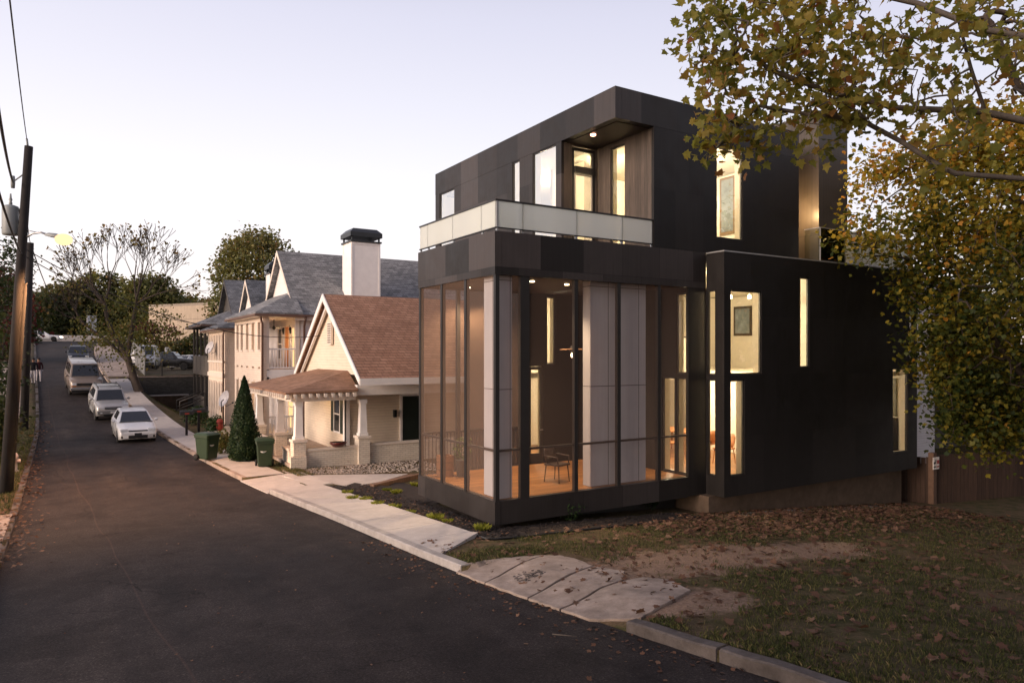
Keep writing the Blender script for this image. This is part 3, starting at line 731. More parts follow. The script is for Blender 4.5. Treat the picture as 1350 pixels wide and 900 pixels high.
# balcony : frosted glass, posts, top rail
bx = MB(); zr0, zr1 = 6.985, 7.56
yb = [YN-.03]+[onX(p, 290, 7.95)[1] for p in (565, 598, 636)]+[13.52]
xb = [7.93]+[onY(p, 300, 13.52)[0] for p in (689, 760, 820)]+[12.54]
for a, c in zip(yb[1:], yb[:-1]):
    g = MB(); g.box(7.92, 7.935, a+.012, c-.012, zr0, zr1); part('frosted_panel', g, M_FROST)
for a, c in zip(xb[:-1], xb[1:]):
    g = MB(); g.box(a+.012, c-.012, 13.50, 13.515, zr0, zr1); part('frosted_panel', g, M_FROST)
m = MB(); m.box(7.905, 7.955, 13.49, 17.56, 7.562, 7.60); m.box(7.957, 12.566, 13.487, 13.535, 7.562, 7.60)
m.box(7.905, 7.955, 13.49, 17.56, 6.96, 6.983); m.box(7.957, 12.566, 13.487, 13.535, 6.96, 6.983); part('balcony_rail', m, M_TRIM)
for y in yb: m = MB(); m.box(7.94, 7.975, y-.03, y+.03, 6.70, 7.56); part('balcony_post', m, M_ALU)
for x in xb[1:]: m = MB(); m.box(x-.03, x+.03, 13.517, 13.55, 6.70, 7.56); part('balcony_post', m, M_ALU)
# rear terrace : tower, glass rail, rear room
m = MB(); m.box(19.3, 20.75, 13.47, 15.1, 6.81, 11.5); m.box(19.27, 20.78, 13.44, 15.13, 11.503, 11.56); part('chimney_tower', m, panelmat('tower_panel', (.060,.050,.042), (.075,.064,.055), 1.5, 2.5, .006, .38, .5, (.02,.02,.02), .3))
m = MB(); m.wall('Y', 16.2, .1, 20.76, 23.4, 6.81, 9.5, [(21.7,22.5,7.2,8.9)]); m.box(20.76, 23.42, 16.301, 20.0, 9.4, 9.5); m.box(23.3, 23.4, 16.301, 20, 6.81, 9.39); m.box(20.76,23.4,19.9,20.0,6.81,9.39); part('rear_room', m, M_PANEL)
window('Y', 16.2, (21.7,22.5,7.2,8.9))
m = MB(); m.box(20.8, 23.2, 18.0, 18.1, 6.82, 9.38); part('rear_room_wall', m, M_PAINT)
for i in range(4):
    a, c = 18.62+i*1.22, 18.62+(i+1)*1.22
    g = MB(); g.box(a+.015, c-.015, 12.93, 12.942, 6.93, 7.86); part('rail_glass', g, M_GLASS_CLEAR if i == 0 else M_FROST)
g = MB(); g.box(18.6, 18.612, 12.95, 13.45, 6.93, 7.86); part('rail_glass', g, M_GLASS_CLEAR)
m = MB(); m.box(18.59, 23.52, 12.925, 12.948, 7.862, 7.885); m.box(18.59, 18.615, 12.95, 13.46, 7.862, 7.885)
for i in range(5): m.box(18.605+i*1.22-.012, 18.605+i*1.22+.012, 12.925, 12.948, 6.887, 7.86)
part('terrace_rail', m, M_STEEL)
# recessed lamps : porch (4), balcony soffit (1)
for (x, y) in ((9.6,14.6),(10.8,14.8),(9.05,16.9),(9.75,16.9)):
    m = MB(); m.lathe([(.055,5.945),(.055,5.968)], x, y, 0, 12); part('downlight', m, M_BULB)
    pointlight('porch_light', (x, y, 5.90), 330, (1,.70,.42), .05, 'SPOT', R(120))
lx, ly, _ = atD(782, 178, (9.94-CZ)*FP/(465-178)); m = MB(); m.lathe([(.07,9.925),(.07,9.953)], lx, ly, 0, 12); part('downlight', m, M_BULB_RED)
pointlight('soffit_light', (lx, ly, 9.88), 22, (1,.6,.38), .05, 'SPOT', R(130))
# room lights (lamps of the rooms)
WARM = (1,.80,.55)
for loc, p in (((16.0,15.4,6.0),480),((16.4,16.3,3.1),220),((20.6,15.6,5.9),150),((20.8,15.4,3.0),150),((15.4,15.4,9.5),420),((13.4,19.5,9.4),200),((12.6,19.6,5.4),200),((12.4,19.4,2.9),130),((22.1,17.2,8.6),90),((17,19.5,3.1),90),((13.3,16.6,9.5),90),((14.4,14.6,5.5),90),((14.5,15.2,3.0),80),((12.4,18.6,4.9),60)):
    pointlight('room_light', loc, p, WARM, .12)
pointlight('terrace_light', (18.60, 13.9, 8.5), 120, (1,.62,.28), .06)

# ------------------------------------------------------------------ things in and on the house
fan = thing('ceiling_fan', 'dark ceiling fan with a lit bulb hanging in the screened porch', 'ceiling fan', (11.25,15.1,4.25))
m = MB(); m.tube([(0,0,.12),(0,0,1.72)], .018, 8); m.lathe([(.09,1.66),(.07,1.72)], 0,0,0,12); obj('rod', m, M_TRIM, fan)
m = MB(); m.lathe([(.05,-.05),(.11,-.02),(.12,.06),(.08,.13),(.03,.16)], 0,0,0,14); obj('motor', m, M_TRIM, fan)
for k in range(3):
    a = R(205+120*k); c, s_ = math.cos(a), math.sin(a); m = MB()
    m.prism([(c*.12-s_*.04, s_*.12+c*.04, .03),(c*.62-s_*.075, s_*.62+c*.075, .02),(c*.62+s_*.075, s_*.62-c*.075, .045),(c*.12+s_*.04, s_*.12-c*.04, .05)], (0,0,.012)); obj('blade', m, pmat('fan_blade', (.22,.11,.05), .5), fan, fixn=True)
m = MB(); m.ball((0,0,-.11), .085); obj('bulb', m, emit('fan_bulb', (1,.70,.38), 14), fan)
pointlight('fan_light', (11.25,15.1,4.0), 14, (1,.66,.36), .08)
def chair(name, label, loc, rz, mat, group=None, arm=False):
    t = thing(name, label, 'chair', loc, rz, group)
    m = MB(); m.bbox(-.24,.24,-.23,.25,.42,.47,.012); obj('seat', m, mat, t)
    m = MB(); rings = []
    for z, y, w in ((.47,-.22,.2),(.6,-.255,.235),(.75,-.29,.24),(.86,-.315,.2)):
        rings.append([(-w,y+.05,z),(-w*.5,y,z),(w*.5,y,z),(w,y+.05,z),(w,y+.075,z),(w*.5,y+.028,z),(-w*.5,y+.028,z),(-w,y+.075,z)])
    m.loft(rings); obj('backrest', m, mat, t, fixn=True)
    for sx_, sy_ in ((-1,-1),(1,-1),(-1,1),(1,1)):
        m = MB(); m.tube([(sx_*.2,sy_*.19,.425),(sx_*.23,sy_*.23,0)], [.018,.012], 6); obj('leg', m, mat, t)
    if arm:
        for s_ in (-1,1): m = MB(); m.tube([(s_*.235,.2,.44),(s_*.25,.19,.65),(s_*.25,-.22,.67)], .016, 6); obj('armrest', m, mat, t)
    return t
M_DARKWOOD = pmat('dark_wood', (.035,.02,.014), .5); M_TEAK = pmat('orange_wood', (.36,.15,.055), .4)
chair('porch_chair', 'dark armchair standing alone on the orange porch floor', (10.45,14.75,.932), R(200), M_DARKWOOD, arm=True)
ch = chair('dining_chair', 'orange wooden chair seen through the low bay window', (16.3,14.5,.945), R(100), M_TEAK)
tb = thing('dining_table', 'reddish wooden dining table glimpsed through the porch window', 'table', (16.9,16.9,.945))
m = MB(); m.bbox(-.5,.5,-.9,.9,.70,.745,.012); obj('tabletop', m, M_TEAK, tb)
for sx_, sy_ in ((-1,-1),(1,-1),(-1,1),(1,1)): m = MB(); m.tube([(sx_*.4,sy_*.75,.70),(sx_*.44,sy_*.82,0)], [.035,.02], 8); obj('leg', m, M_TEAK, tb)
dl = (('orange wooden chair nearest the porch window beside the dining table',(15.95,16.4,.945),R(-90)),('orange wooden chair at the street side of the dining table further in',(15.95,17.3,.945),R(-90)),('orange wooden chair at the near end of the dining table',(16.9,15.6,.945),R(0)))
for lb, lo, rz in dl: dup(ch, lo, rz, lb, 'dining chairs')
pt = thing('potted_plant', 'leafy plant in a grey pot on the porch floor', 'potted plant', (8.75,16.7,.932))
m = MB(); m.lathe([(.13,0),(.17,.42),(.19,.44),(.17,.46),(.15,.40)], 0,0,0,14); obj('pot', m, pmat('grey_pot', (.05,.05,.045), .6), pt)
m = MB(); tn = []
for i in range(160):
    a = random.uniform(0,6.28); r = .26*math.sqrt(random.random()); z = random.uniform(.45,1.0); p = Vector((r*math.cos(a), r*math.sin(a), z)); d = Vector((random.uniform(-1,1),random.uniform(-1,1),random.uniform(-.3,1))).normalized()*.055; e = d.orthogonal().normalized()*.022
    m.add([p-d, p+e, p+d, p-e], [(0,1,2,3)]); tn.append(random.random())
M_SHRUB = leafmat('shrub_leaves', [(0,(.015,.035,.010)),(.6,(.04,.075,.02)),(1,(.10,.13,.03))], .25)
obj('foliage', m, M_SHRUB, pt, tint=tn)
cr = thing('wooden_planter', 'square brown wooden planter box near the porch screen', 'planter', (8.38,16.95,.932))
m = MB()
for z in (0,.19,.38):
    for (a,b_,c,d) in ((-.17,.17,-.17,-.145),(-.17,.17,.145,.17),(-.17,-.145,-.142,.142),(.145,.17,-.142,.142)): m.box(a,b_,c,d,z,z+.175)
obj('boards', m, pmat('planter_wood', (.22,.10,.045), .7), cr)
m = MB(); m.box(-.143,.143,-.143,.143,.02,.5); obj('soil', m, M_MULCH, cr)
pc = thing('wall_picture', 'tall framed picture on the lit wall upstairs', 'picture', (18.052,15.9,9.0), R(-90))
m = MB(); m.box(-.32,.32,-.03,-.005,-.97,.9); obj('frame', m, pmat('picture_frame', (.16,.10,.05), .4), pc); m = MB(); m.box(-.24,.24,-.036,-.031,-.87,.82); obj('canvas', m, pmat('grey_canvas', (.16,.19,.2), .3, .5, 3), pc)
pc2 = thing('wall_picture', 'dark framed picture seen high through the bay corner window', 'picture', (23.27,19.7,5.5))
m = MB(); m.box(-.05,0,-.45,.45,-.6,.6); obj('frame', m, M_DARKWOOD, pc2); m = MB(); m.box(-.056,-.051,-.36,.36,-.5,.5); obj('canvas', m, pmat('grey_canvas', (.16,.19,.2), .3, .5, 3), pc2)
for lb, x, z in (('lit wall sconce left of the upstairs picture',16.38,9.08),('second lower lit sconce right of the upstairs picture',15.42,8.7)):  # second one is added: stands for the mirrored glow of the first
    s_ = thing('wall_sconce', lb, 'wall lamp', (18.052,x,z), R(-90), 'upstairs wall sconces')
    m = MB(); m.box(-.04,.04,-.03,-.005,-.12,.12); obj('bracket', m, M_ALU, s_); m = MB(); m.lathe([(.05,-.1),(.075,.1)],0,-.11,0,12); obj('lamp_shade', m, emit('sconce_glow',(1,.78,.45),9), s_)
tA = atD(963,391,21.0); tB = atD(988,391,21.0)
cab = thing('cabinet', 'tall dark wooden cabinet seen through the narrow slot window', 'cabinet', (19.0,14.1,3.61)); obj('dark_body', MB().box(-1.1,1.1,-.2,.2,0,2.85), M_DARKWOOD, cab); obj('door_panel', MB().bbox(-1.05,-.01,-.225,-.203,.05,2.8,.006), M_DARKWOOD, cab); obj('door_panel', MB().bbox(.01,1.05,-.225,-.203,.05,2.8,.006), M_DARKWOOD, cab)  # added block that darkens the view through the slot window
cab = thing('cabinet', 'dark low cabinet behind the window at the right end of the dark house', 'cabinet', (23.1,14.1,.945)); obj('dark_body', MB().box(-.18,.18,-.8,.8,0,1.1), M_DARKWOOD, cab); obj('reflection_board', MB().box(.14,.18,-.75,.75,1.15,2.4), pmat('olive_reflection',(.10,.095,.05),.5,.4), cab)  # added dark block; olive board gives the pane a painted greenish reflection
for (x, y, z, lb) in ((tA[0],tA[1],tA[2],'small lit track lamp above the tall bay window'),(tB[0],tB[1],tB[2],'small lit track lamp close to the bay corner')):
    t_ = thing('track_lamp', lb, 'ceiling lamp', (x,y,z), 0, 'track lamps under the living room ceiling')
    m = MB(); m.tube([(0,0,6.5-z),(0,0,.05)], .012, 6); obj('stem', m, M_ALU, t_); m = MB(); m.lathe([(.03,-.06),(.05,-.05),(.04,.05)],0,0,0,10); obj('bulb', m, M_BULB, t_)
# ------------------------------------------------------------------ neighbouring houses
M_SIDE_CREAM = sidingmat('cream_siding', (.80,.68,.54)); M_SIDE_WHITE = sidingmat('white_siding', (.84,.79,.77))
M_SIDE_PEACH = sidingmat('peach_siding', (.80,.66,.54)); M_SIDE_DARK = sidingmat('weathered_dark_boards', (.115,.10,.085), .14, (.6,.55,.5), .6)
M_WHITE = pmat('white_trim_paint', (.84,.80,.77), .5, .06, 3); M_CREAMT = pmat('cream_trim_paint', (.76,.66,.56), .5, .06, 3)
M_ROOF_O = shinglemat('terracotta_shingle', (.31,.165,.105), (.42,.235,.155), (.14,.075,.05), .25)
M_ROOF_P = shinglemat('brown_porch_shingle', (.25,.14,.085), (.35,.20,.13), (.12,.065,.045), .35, 'Y', .032)
M_ROOF_G = shinglemat('grey_shingle', (.16,.162,.165), (.29,.29,.295), (.08,.08,.082), .3)
M_ROOF_B = shinglemat('slate_shingle', (.09,.098,.11), (.17,.18,.20), (.03,.033,.04), .3)
M_CAP = pmat('black_sheet_metal', (.018,.02,.022), .4, .2); M_PIPE = pmat('brown_downspout', (.13,.07,.05), .45, .1)
M_DARKW = pmat('dark_window_glass', (.02,.022,.025), .08, .2, spec=.9)
M_LITW = emit('lit_curtain', (1,.62,.28), .95)
def brickmat(name, c1, c2, mort):
    t = NT(name); v, sp = wallvec(t); b = t.n('ShaderNodeTexBrick'); b.inputs['Scale'].default_value = 1
    b.inputs['Brick Width'].default_value = .22; b.inputs['Row Height'].default_value = .075; b.inputs['Mortar Size'].default_value = .007
    b.inputs['Color1'].default_value = (*c1,1); b.inputs['Color2'].default_value = (*c2,1); b.inputs['Mortar'].default_value = (*mort,1); t.l(v, b.inputs['Vector'])
    n = t.noise(2.2, 6, .7, t.pos()); worn = t.ramp(t.noise(1.6, 5, .7, t.pos()), [(.64,(0,)*3),(.70,(1,)*3)])
    c = t.mix(.6, b.outputs['Color'], t.ramp(n, [(.3,(.75,.72,.68)),(.65,(1.1,1.08,1.05))]), 'MULTIPLY'); c = t.mix(t.math('MULTIPLY', worn, .55), c, (.28,.15,.10))
    t.bsdf(c, .8, 0, .3, t.bump(b.outputs['Fac'], -.5, .01)); return t.mat
M_BRICKP = brickmat('painted_brick', (.72,.63,.52), (.78,.70,.59), (.50,.43,.36))
M_BRICKR = brickmat('red_brick', (.22,.09,.06), (.30,.13,.09), (.3,.26,.22))
def slab(mb, pts, th=.12):
    """roof plane: quad/tri of points (top), extruded down"""
    mb.prism(list(pts), (0,0,-th))
def shadeless_window(par, axis, plane, u0, u1, z0, z1, out=-1, pane=None, trim=None, shutters=None, mull=True):
    fw = .07; f = MB(); p0 = plane+out*.004; p1 = plane+out*.05
    def bx(mb, a, c, z, w_, q0=p0, q1=p1): mb.box(*((min(q0,q1),max(q0,q1),a,c,z,w_) if axis == 'X' else (a,c,min(q0,q1),max(q0,q1),z,w_)))
    bx(f,u0-fw,u0,z0-fw,z1+fw); bx(f,u1,u1+fw,z0-fw,z1+fw); bx(f,u0,u1,z1,z1+fw); bx(f,u0,u1,z0-fw,z0)
    if mull: bx(f,u0,u1,(z0+z1)/2-.025,(z0+z1)/2+.025,p0,plane+out*.04)
    o = obj('window', f, trim or M_WHITE, par, True)
    g = MB(); bx(g,u0,u1,z0,z1,plane+out*.003,plane+out*.02); obj('pane', g, pane or M_DARKW, o, True)
    if shutters:
        for a, c in ((u0-fw-.34,u0-fw-.01),(u1+fw+.01,u1+fw+.34)):
            s_ = MB(); bx(s_,a,c,z0-.05,z1+.05,p0,plane+out*.045)
            for k in range(12): bx(s_,a+.04,c-.04,lerp(z0,z1,k/12)+.02,lerp(z0,z1,k/12)+.07,plane+out*.046,plane+out*.056)
            obj('shutter', s_, shutters, o, True)
    return o
def gable_house(hs, Xw, Xb, Ya, Yb, zg, ze, zr, wallm, roofm, trimm, over=.3, gx=.3):
    """body + gable roof whose ridge runs along X; gable end faces the street at Xw"""
    P = lambda n, m, mt, fx=False: obj(n, m, mt, hs, True, fixn=fx)
    yc = (Ya+Yb)/2; m = MB()
    m.wall('X', Xw, .15, Ya, Yb, zg, ze); m.box(Xw+.15, Xb, Ya, Ya+.15, zg, ze); m.box(Xw+.15, Xb, Yb-.15, Yb, zg, ze); m.box(Xb-.15, Xb, Ya+.15, Yb-.15, zg, ze)
    zz = zr-.14; m.prism([(Xw,Ya+.02,ze),(Xw,Yb-.02,ze),(Xw,yc,zz)], (.15,0,0)); P('wall', m, wallm, True)
    s = (zr-ze)/((Yb-Ya)/2); r = MB(); e = over; xf = Xw-gx
    slab(r, [(xf,yc,zr),(xf,Ya-e,ze-s*e),(Xb+.2,Ya-e,ze-s*e),(Xb+.2,yc,zr)]); slab(r, [(xf,yc,zr),(Xb+.2,yc,zr),(Xb+.2,Yb+e,ze-s*e),(xf,Yb+e,ze-s*e)])
    P('roof', r, roofm, True)
    k = MB(); t = .03
    for a in (Ya-e, Yb+e):
        k.prism([(xf-t,yc,zr+.01),(xf-t,a,ze-s*e+.01),(xf-t,a,ze-s*e-.20),(xf-t,yc,zr-.24)], (t-.003,0,0))
    k.box(xf-.02, Xb+.2, Ya-e-.03, Ya-e-.003, ze-s*e-.18, ze-s*e-.005); P('rake_board', k, trimm, True)
    return s
def chimney(hs, x0, x1, y0, y1, z0, z1, wallm, capz=.72):
    m = MB(); m.box(x0,x1,y0,y1,z0,z1)
    for a in (x0-.02, x1-.07): m.box(a, a+.09, y0-.02, y0-.003, z0, z1)
    m.box(x0-.02, x1+.02, y0-.021, y0-.003, z1-.12, z1-.003)
    m.box(x0-.02, x0-.003, y0-.02, y0+.07, z0, z1); m.box(x0-.02, x0-.003, y1-.07, y1+.02, z0, z1)
    zz = z0+(z1-z0)*.55; m.box(x0+.075, x1-.075, y0-.018, y0-.003, zz, zz+.06)
    c = obj('chimney', m, wallm, hs, True)
    k = MB(); k.box(x0-.08,x1+.08,y0-.08,y1+.08,z1+.003,z1+.08)
    for a, b in ((x0,y0),(x1-.08,y0),(x0,y1-.08),(x1-.08,y1-.08)): k.box(a,a+.08,b,b+.08,z1+.083,z1+.28)
    o = .10; q = .12
    lo = [(x0-o,y0-o,z1+.28),(x1+o,y0-o,z1+.28),(x1+o,y1+o,z1+.28),(x0-o,y1+o,z1+.28)]
    mid = [(p[0],p[1],z1+.5) for p in lo]
    hi = [(x0+q,y0+q,z1+capz),(x1-q,y0+q,z1+capz),(x1-q,y1-q,z1+capz),(x0+q,y1-q,z1+capz)]
    k.loft([lo,mid,hi], 0, False); obj('chimney_cap', k, M_CAP, c, True)
def railing(par, axis, plane, u0, u1, z0, z1, mat, name='railing', pitch=.13):
    m = MB()
    def bx(a,c,z,w_,t): m.box(*((plane-t,plane+t,a,c,z,w_) if axis == 'X' else (a,c,plane-t,plane+t,z,w_)))
    bx(u0,u1,z1-.07,z1,.04); bx(u0,u1,z0+.05,z0+.11,.03); n = max(2, int((u1-u0)/pitch))
    for i in range(1, n): a = lerp(u0,u1,i/n); bx(a-.02,a+.02,z0+.112,z1-.072,.02)
    return obj(name, m, mat, par, True)

# ---- cottage
Ch = thing('cottage', 'small cream cottage with orange shingle roof and low brick porch wall', 'house', (6.6,25.6,0))
PC = lambda n, m, mt, fx=False, par=Ch: obj(n, m, mt, par, True, fixn=fx)
gz = -.35
m = MB(); Xw = 9.2; ze, zr_, yc, ys_, yn = 3.35, 6.64, 29.2, 27.5, 33.6
m.wall('X', Xw, .15, 27.5, 33.4, gz, 3.42); m.box(Xw+.15, 20, 27.5, 27.65, gz, 3.3); m.box(Xw+.15, 20, 33.25, 33.4, gz, 3.3); m.box(19.85,20,27.65,33.25,gz,3.3)
m.prism([(Xw-.003,24.95,3.36),(Xw-.003,33.45,3.36),(Xw-.003,yc,6.50)], (.13,0,0)); PC('wall', m, M_SIDE_CREAM, True)
r = MB(); xf = 8.82; slab(r, [(xf,yc,6.64),(xf,24.75,3.28),(20.4,24.75,3.28),(20.4,yc,6.64)]); slab(r, [(xf,yc,6.64),(20.4,yc,6.64),(20.4,33.65,3.28),(xf,33.65,3.28)]); PC('roof', r, M_ROOF_O, True)
k = MB()
for a in (24.75, 33.65): k.prism([(xf-.05,yc,6.66),(xf-.05,a,3.30),(xf-.05,a,3.06),(xf-.05,yc,6.36)], (.045,0,0)); k.prism([(xf+.16,yc,6.38),(xf+.16,a+(.2 if a<yc else -.2),3.25),(xf+.16,a+(.2 if a<yc else -.2),3.12),(xf+.16,yc,6.2)], (.1,0,0))
k.box(xf-.02,20.4,24.70,24.745,3.02,3.27); PC('rake_board', k, M_WHITE, True)
m = MB(); m.box(9.06,9.15,28.95,29.45,4.55,5.5); 
vt = PC('attic_vent', m, M_CREAMT); m = MB()
for i in range(9): m.box(9.045,9.058,29.0,29.4,4.62+i*.095,4.66+i*.095)
obj('louver', m, M_SIDE_DARK, vt, True)
m = MB(); m.box(8.95,20,25.45,25.6,2.62,3.0); m.box(8.95,9.1,25.603,27.4,2.62,3.0); PC('porch_beam', m, M_WHITE)
m = MB(); m.box(6.55,6.70,25.5,32.1,2.46,2.72); m.box(6.703,8.9,25.45,25.6,2.46,2.72); PC('porch_beam', m, M_CREAMT)
# hip porch roof
A,B,Cc,D,E = (6.30,25.30,2.80),(6.30,32.6,2.80),(9.2,31.2,3.50),(9.2,27.25,3.50),(8.95,25.30,2.86)
r = MB(); slab(r,[A,D,Cc,B],.08); slab(r,[A,E,D],.08); slab(r,[B,Cc,(9.2,32.6,2.8)],.08); PC('porch_roof', r, M_ROOF_P, True)
m = MB(); n = 10
for i in range(n): x = lerp(6.36,8.8,i/(n-1)); PC('rafter_tail', MB().box(x-.05,x+.05,25.22,25.44,2.60,2.735), M_CREAMT)
for i in range(23): y = lerp(25.6,32.4,i/22); PC('rafter_tail', MB().box(6.22,6.545,y-.04,y+.04,2.60,2.735), M_CREAMT)
m = MB(); m.box(6.4,8.9,25.605,25.64,2.55,2.74); PC('eave_board', m, M_SIDE_DARK)
m = MB(); m.box(6.55,20,25.62,33.2,.12,.22); PC('porch_floor', m, M_CONC_OLD)
m = MB(); m.box(7.1,9.02,25.58,25.78,gz,.66); m.box(9.46,20,25.58,25.78,gz,.70); m.box(6.62,6.82,26.0,27.0,gz,.66); m.box(6.62,6.82,28.6,32.0,gz,.66); PC('porch_wall', m, M_BRICKP)
m = MB(); m.box(7.1,9.02,25.55,25.81,.663,.74); m.box(9.46,20,25.55,25.81,.703,.78); m.box(6.58,6.86,26.0,27.0,.663,.74); m.box(6.58,6.86,28.6,32,.663,.74); PC('wall_cap', m, M_CREAMT)
for (x, y) in ((6.86,25.74),(9.24,25.68),(6.86,28.4),(6.86,32.0)):
    m = MB(); m.box(x-.22,x+.22,y-.22,y+.22,gz,1.0); p_ = PC('pier', m, M_BRICKP)
    m = MB(); m.box(x-.26,x+.26,y-.26,y+.26,1.003,1.10); obj('pier_cap', m, M_CREAMT, p_, True)
    m = MB(); m.box(x-.17,x+.17,y-.17,y+.17,1.103,1.2); rb = .11
    m.loft([[(x+sx_*w_,y+sy_*w_,z) for sx_,sy_ in ((-1,-1),(1,-1),(1,1),(-1,1))] for z,w_ in ((1.203,.14),(2.3,.105),(2.303,.14),(2.455,.14))],0,False); PC('porch_post', m, M_WHITE, True)
m = MB(); m.box(6.5,7.05,25.35,25.50,gz,.52); PC('porch_wall', m, M_BRICKP)
shadeless_window(Ch,'X',9.2,28.15,28.85,1.0,2.4,-1,shutters=pmat('dark_green_shutter',(.018,.028,.02),.5))
m = MB(); m.box(9.14,9.35,27.44,27.495,.22,3.3); m.box(9.13,9.195,27.44,27.62,.22,3.3); PC('corner_board', m, M_WHITE)
m = MB(); m.box(11.5,11.6,27.42,27.495,.22,2.5); m.box(12.5,12.6,27.42,27.495,.22,2.5); m.box(11.6,12.5,27.42,27.495,2.4,2.5); d_ = PC('door', m, M_WHITE)
m = MB(); m.box(11.6,12.5,27.45,27.495,.23,2.4); obj('door_panel', m, pmat('dark_green_door',(.02,.03,.024),.4), d_, True)
m = MB(); m.box(11.2,11.32,27.35,27.49,1.55,1.85); PC('letter_box', m, M_CAP)
pf = thing('flower_bowl', 'dark red bowl planter standing on the cream porch wall', 'planter', (8.3,25.66,.742))
m = MB(); m.lathe([(.18,0),(.30,.12),(.33,.16),(.30,.17),(.2,.12)],0,0,0,16); obj('bowl', m, pmat('dark_red_glaze',(.10,.015,.015),.3), pf)
m = MB(); m.lathe([(.19,.12),(.295,.155)],0,0,0,16); obj('soil', m, M_MULCH, pf)

# ---- two-storey porch houses
def porch_house(name, label, Xf, Xw, Xb, Ya, Yb, zg, zf2, ze, zr_, wallm, roofm, trimm, front, zhip, side_rail=True):
    hs = thing(name, label, 'house', (Xf, Ya, zg))
    P = lambda n, m, mt, fx=False: obj(n, m, mt, hs, True, fixn=fx)
    gable_house(hs, Xw, Xb, Ya+.05, Yb-.05, zg-.4, ze+.15, zr_, wallm, roofm, trimm)
    m = MB(); m.box(Xf+.18,Xw-.003,Ya+.21,Yb-.12,zf2-.30,zf2); m.box(Xf+.18,Xw-.003,Ya+.21,Yb-.12,zg+.1,zg+.32); P('porch_floor', m, trimm)
    e = .45; zE = ze+.02; zt = zhip
    r = MB(); A_=(Xf-e,Ya-e,zE); B_=(Xf-e,Yb+e,zE); C1=(Xw,Yb-1.3,zt); C2=(Xw,Ya+1.3,zt); E1=(Xw,Ya-e,zE); E2=(Xw,Yb+e,zE)
    slab(r,[A_,C2,C1,B_],.07); slab(r,[A_,E1,C2],.07); slab(r,[B_,C1,E2],.07); P('porch_roof', r, roofm, True)
    m = MB(); m.box(Xf-e-.03,Xf-e+.09,Ya-e-.03,Yb+e,zE-.17,zE-.075); m.box(Xf-e+.093,Xw+.5,Ya-e-.03,Ya-e+.09,zE-.17,zE-.075); P('gutter', m, M_PIPE)
    m = MB(); m.box(Xf-e+.1,Xw,Ya-e+.1,Yb+e-.1,zE-.20,zE-.172); P('porch_ceiling', m, trimm)
    return hs, P
H2, P2 = porch_house('two_storey_house', 'tall peach and white house with stacked porches and grey shingle roof', 7.67, 9.45, 20, 35.0, 42.0, -.1, 3.35, 6.1, 9.6, M_SIDE_WHITE, M_ROOF_G, M_CREAMT, None, 7.3)
m = MB(); hol = []
for y0 in (35.55,36.95,38.35,39.75,40.9): 
    hol += [(y0,y0+.62,4.35,5.70),(y0,y0+.62,.75,2.75),(y0+.05,y0+.57,3.42,3.52)]
m.wall('X', 7.67, .16, 35.0, 42.0, -.4, 5.93, hol); P2('porch_front', m, M_SIDE_PEACH)
m = MB()
for y0 in (35.55,36.95,38.35,39.75,40.9): m.box(7.62,7.667,y0-.06,y0+.68,4.27,4.347); m.box(7.63,7.667,y0-.06,y0+.68,2.753,2.85)
P2('sill', m, M_CREAMT)
for x in (7.86,9.30): m = MB(); m.box(x-.10,x+.10,35.02,35.2,3.352,5.93); P2('porch_post', m, M_CREAMT); m = MB(); m.box(x-.10,x+.10,35.02,35.2,.22,3.04); P2('porch_post', m, M_CREAMT)
m = MB(); m.box(7.84,9.44,35.02,35.19,2.9,3.40); P2('floor_band', m, M_WHITE)
railing(H2,'Y',35.1,7.97,9.19,3.40,4.42,M_WHITE); railing(H2,'Y',35.1,7.97,9.19,.22,1.15,M_WHITE)
shadeless_window(H2,'X',9.45,36.0,36.5,3.5,5.45,-1,M_LITW,M_CREAMT); shadeless_window(H2,'X',9.45,37.1,37.9,3.4,5.55,-1,pmat('orange_door',(.45,.17,.04),.4),M_CREAMT,mull=False); shadeless_window(H2,'X',9.45,38.6,39.3,3.9,5.45,-1,M_DARKW,M_CREAMT)
shadeless_window(H2,'X',9.45,36.3,37.2,.4,2.5,-1,M_LITW,M_WHITE)
m = MB(); m.tube([(7.5,34.72,5.95),(7.55,34.85,5.75),(7.62,34.93,5.6),(7.62,34.93,0)],.055,8); m.tube([(9.6,34.62,5.95),(9.62,34.85,5.7),(9.62,34.98,5.5),(9.62,34.98,0)],.055,8); P2('downspout', m, M_PIPE)
chimney(H2, 12.0, 13.5, 34.9, 36.3, -.3, 9.85, M_WHITE)
m = MB(); m.box(9.43,9.447,41.0,41.2,6.5,6.6); 
for i,(y,lb) in enumerate(((36.75,'lit black lantern left of the orange balcony door'),(38.2,'lit black lantern right of the orange balcony door'))):
    ln = thing('wall_lantern', lb, 'lantern', (9.40,y,5.2), 0, 'balcony lanterns'); m = MB(); m.lathe([(.03,-.02),(.09,.22),(.03,.32)],0,0,0,8); m.tube([(0,0,.3),(.05,0,.3)],.015,6); obj('housing', m, M_CAP, ln); m = MB(); m.ball((0,0,.08),.05); obj('bulb', m, M_BULB, ln)
cf = thing('ceiling_fan', 'dark porch ceiling fan under the grey-roofed balcony', 'ceiling fan', (8.5,36.4,5.45)); m = MB(); m.lathe([(.04,-.1),(.1,0),(.05,.08),(.02,.1),(.02,.42)],0,0,0,10); obj('motor', m, M_CAP, cf)
for k_ in range(4): a = R(90*k_+20); c, s_ = math.cos(a), math.sin(a); m = MB(); m.prism([(c*.1-s_*.06,s_*.1+c*.06,0),(c*.6-s_*.07,s_*.6+c*.07,0),(c*.6+s_*.07,s_*.6-c*.07,.02),(c*.1+s_*.06,s_*.1-c*.06,.02)],(0,0,.012)); obj('blade', m, M_DARKWOOD, cf, fixn=True)
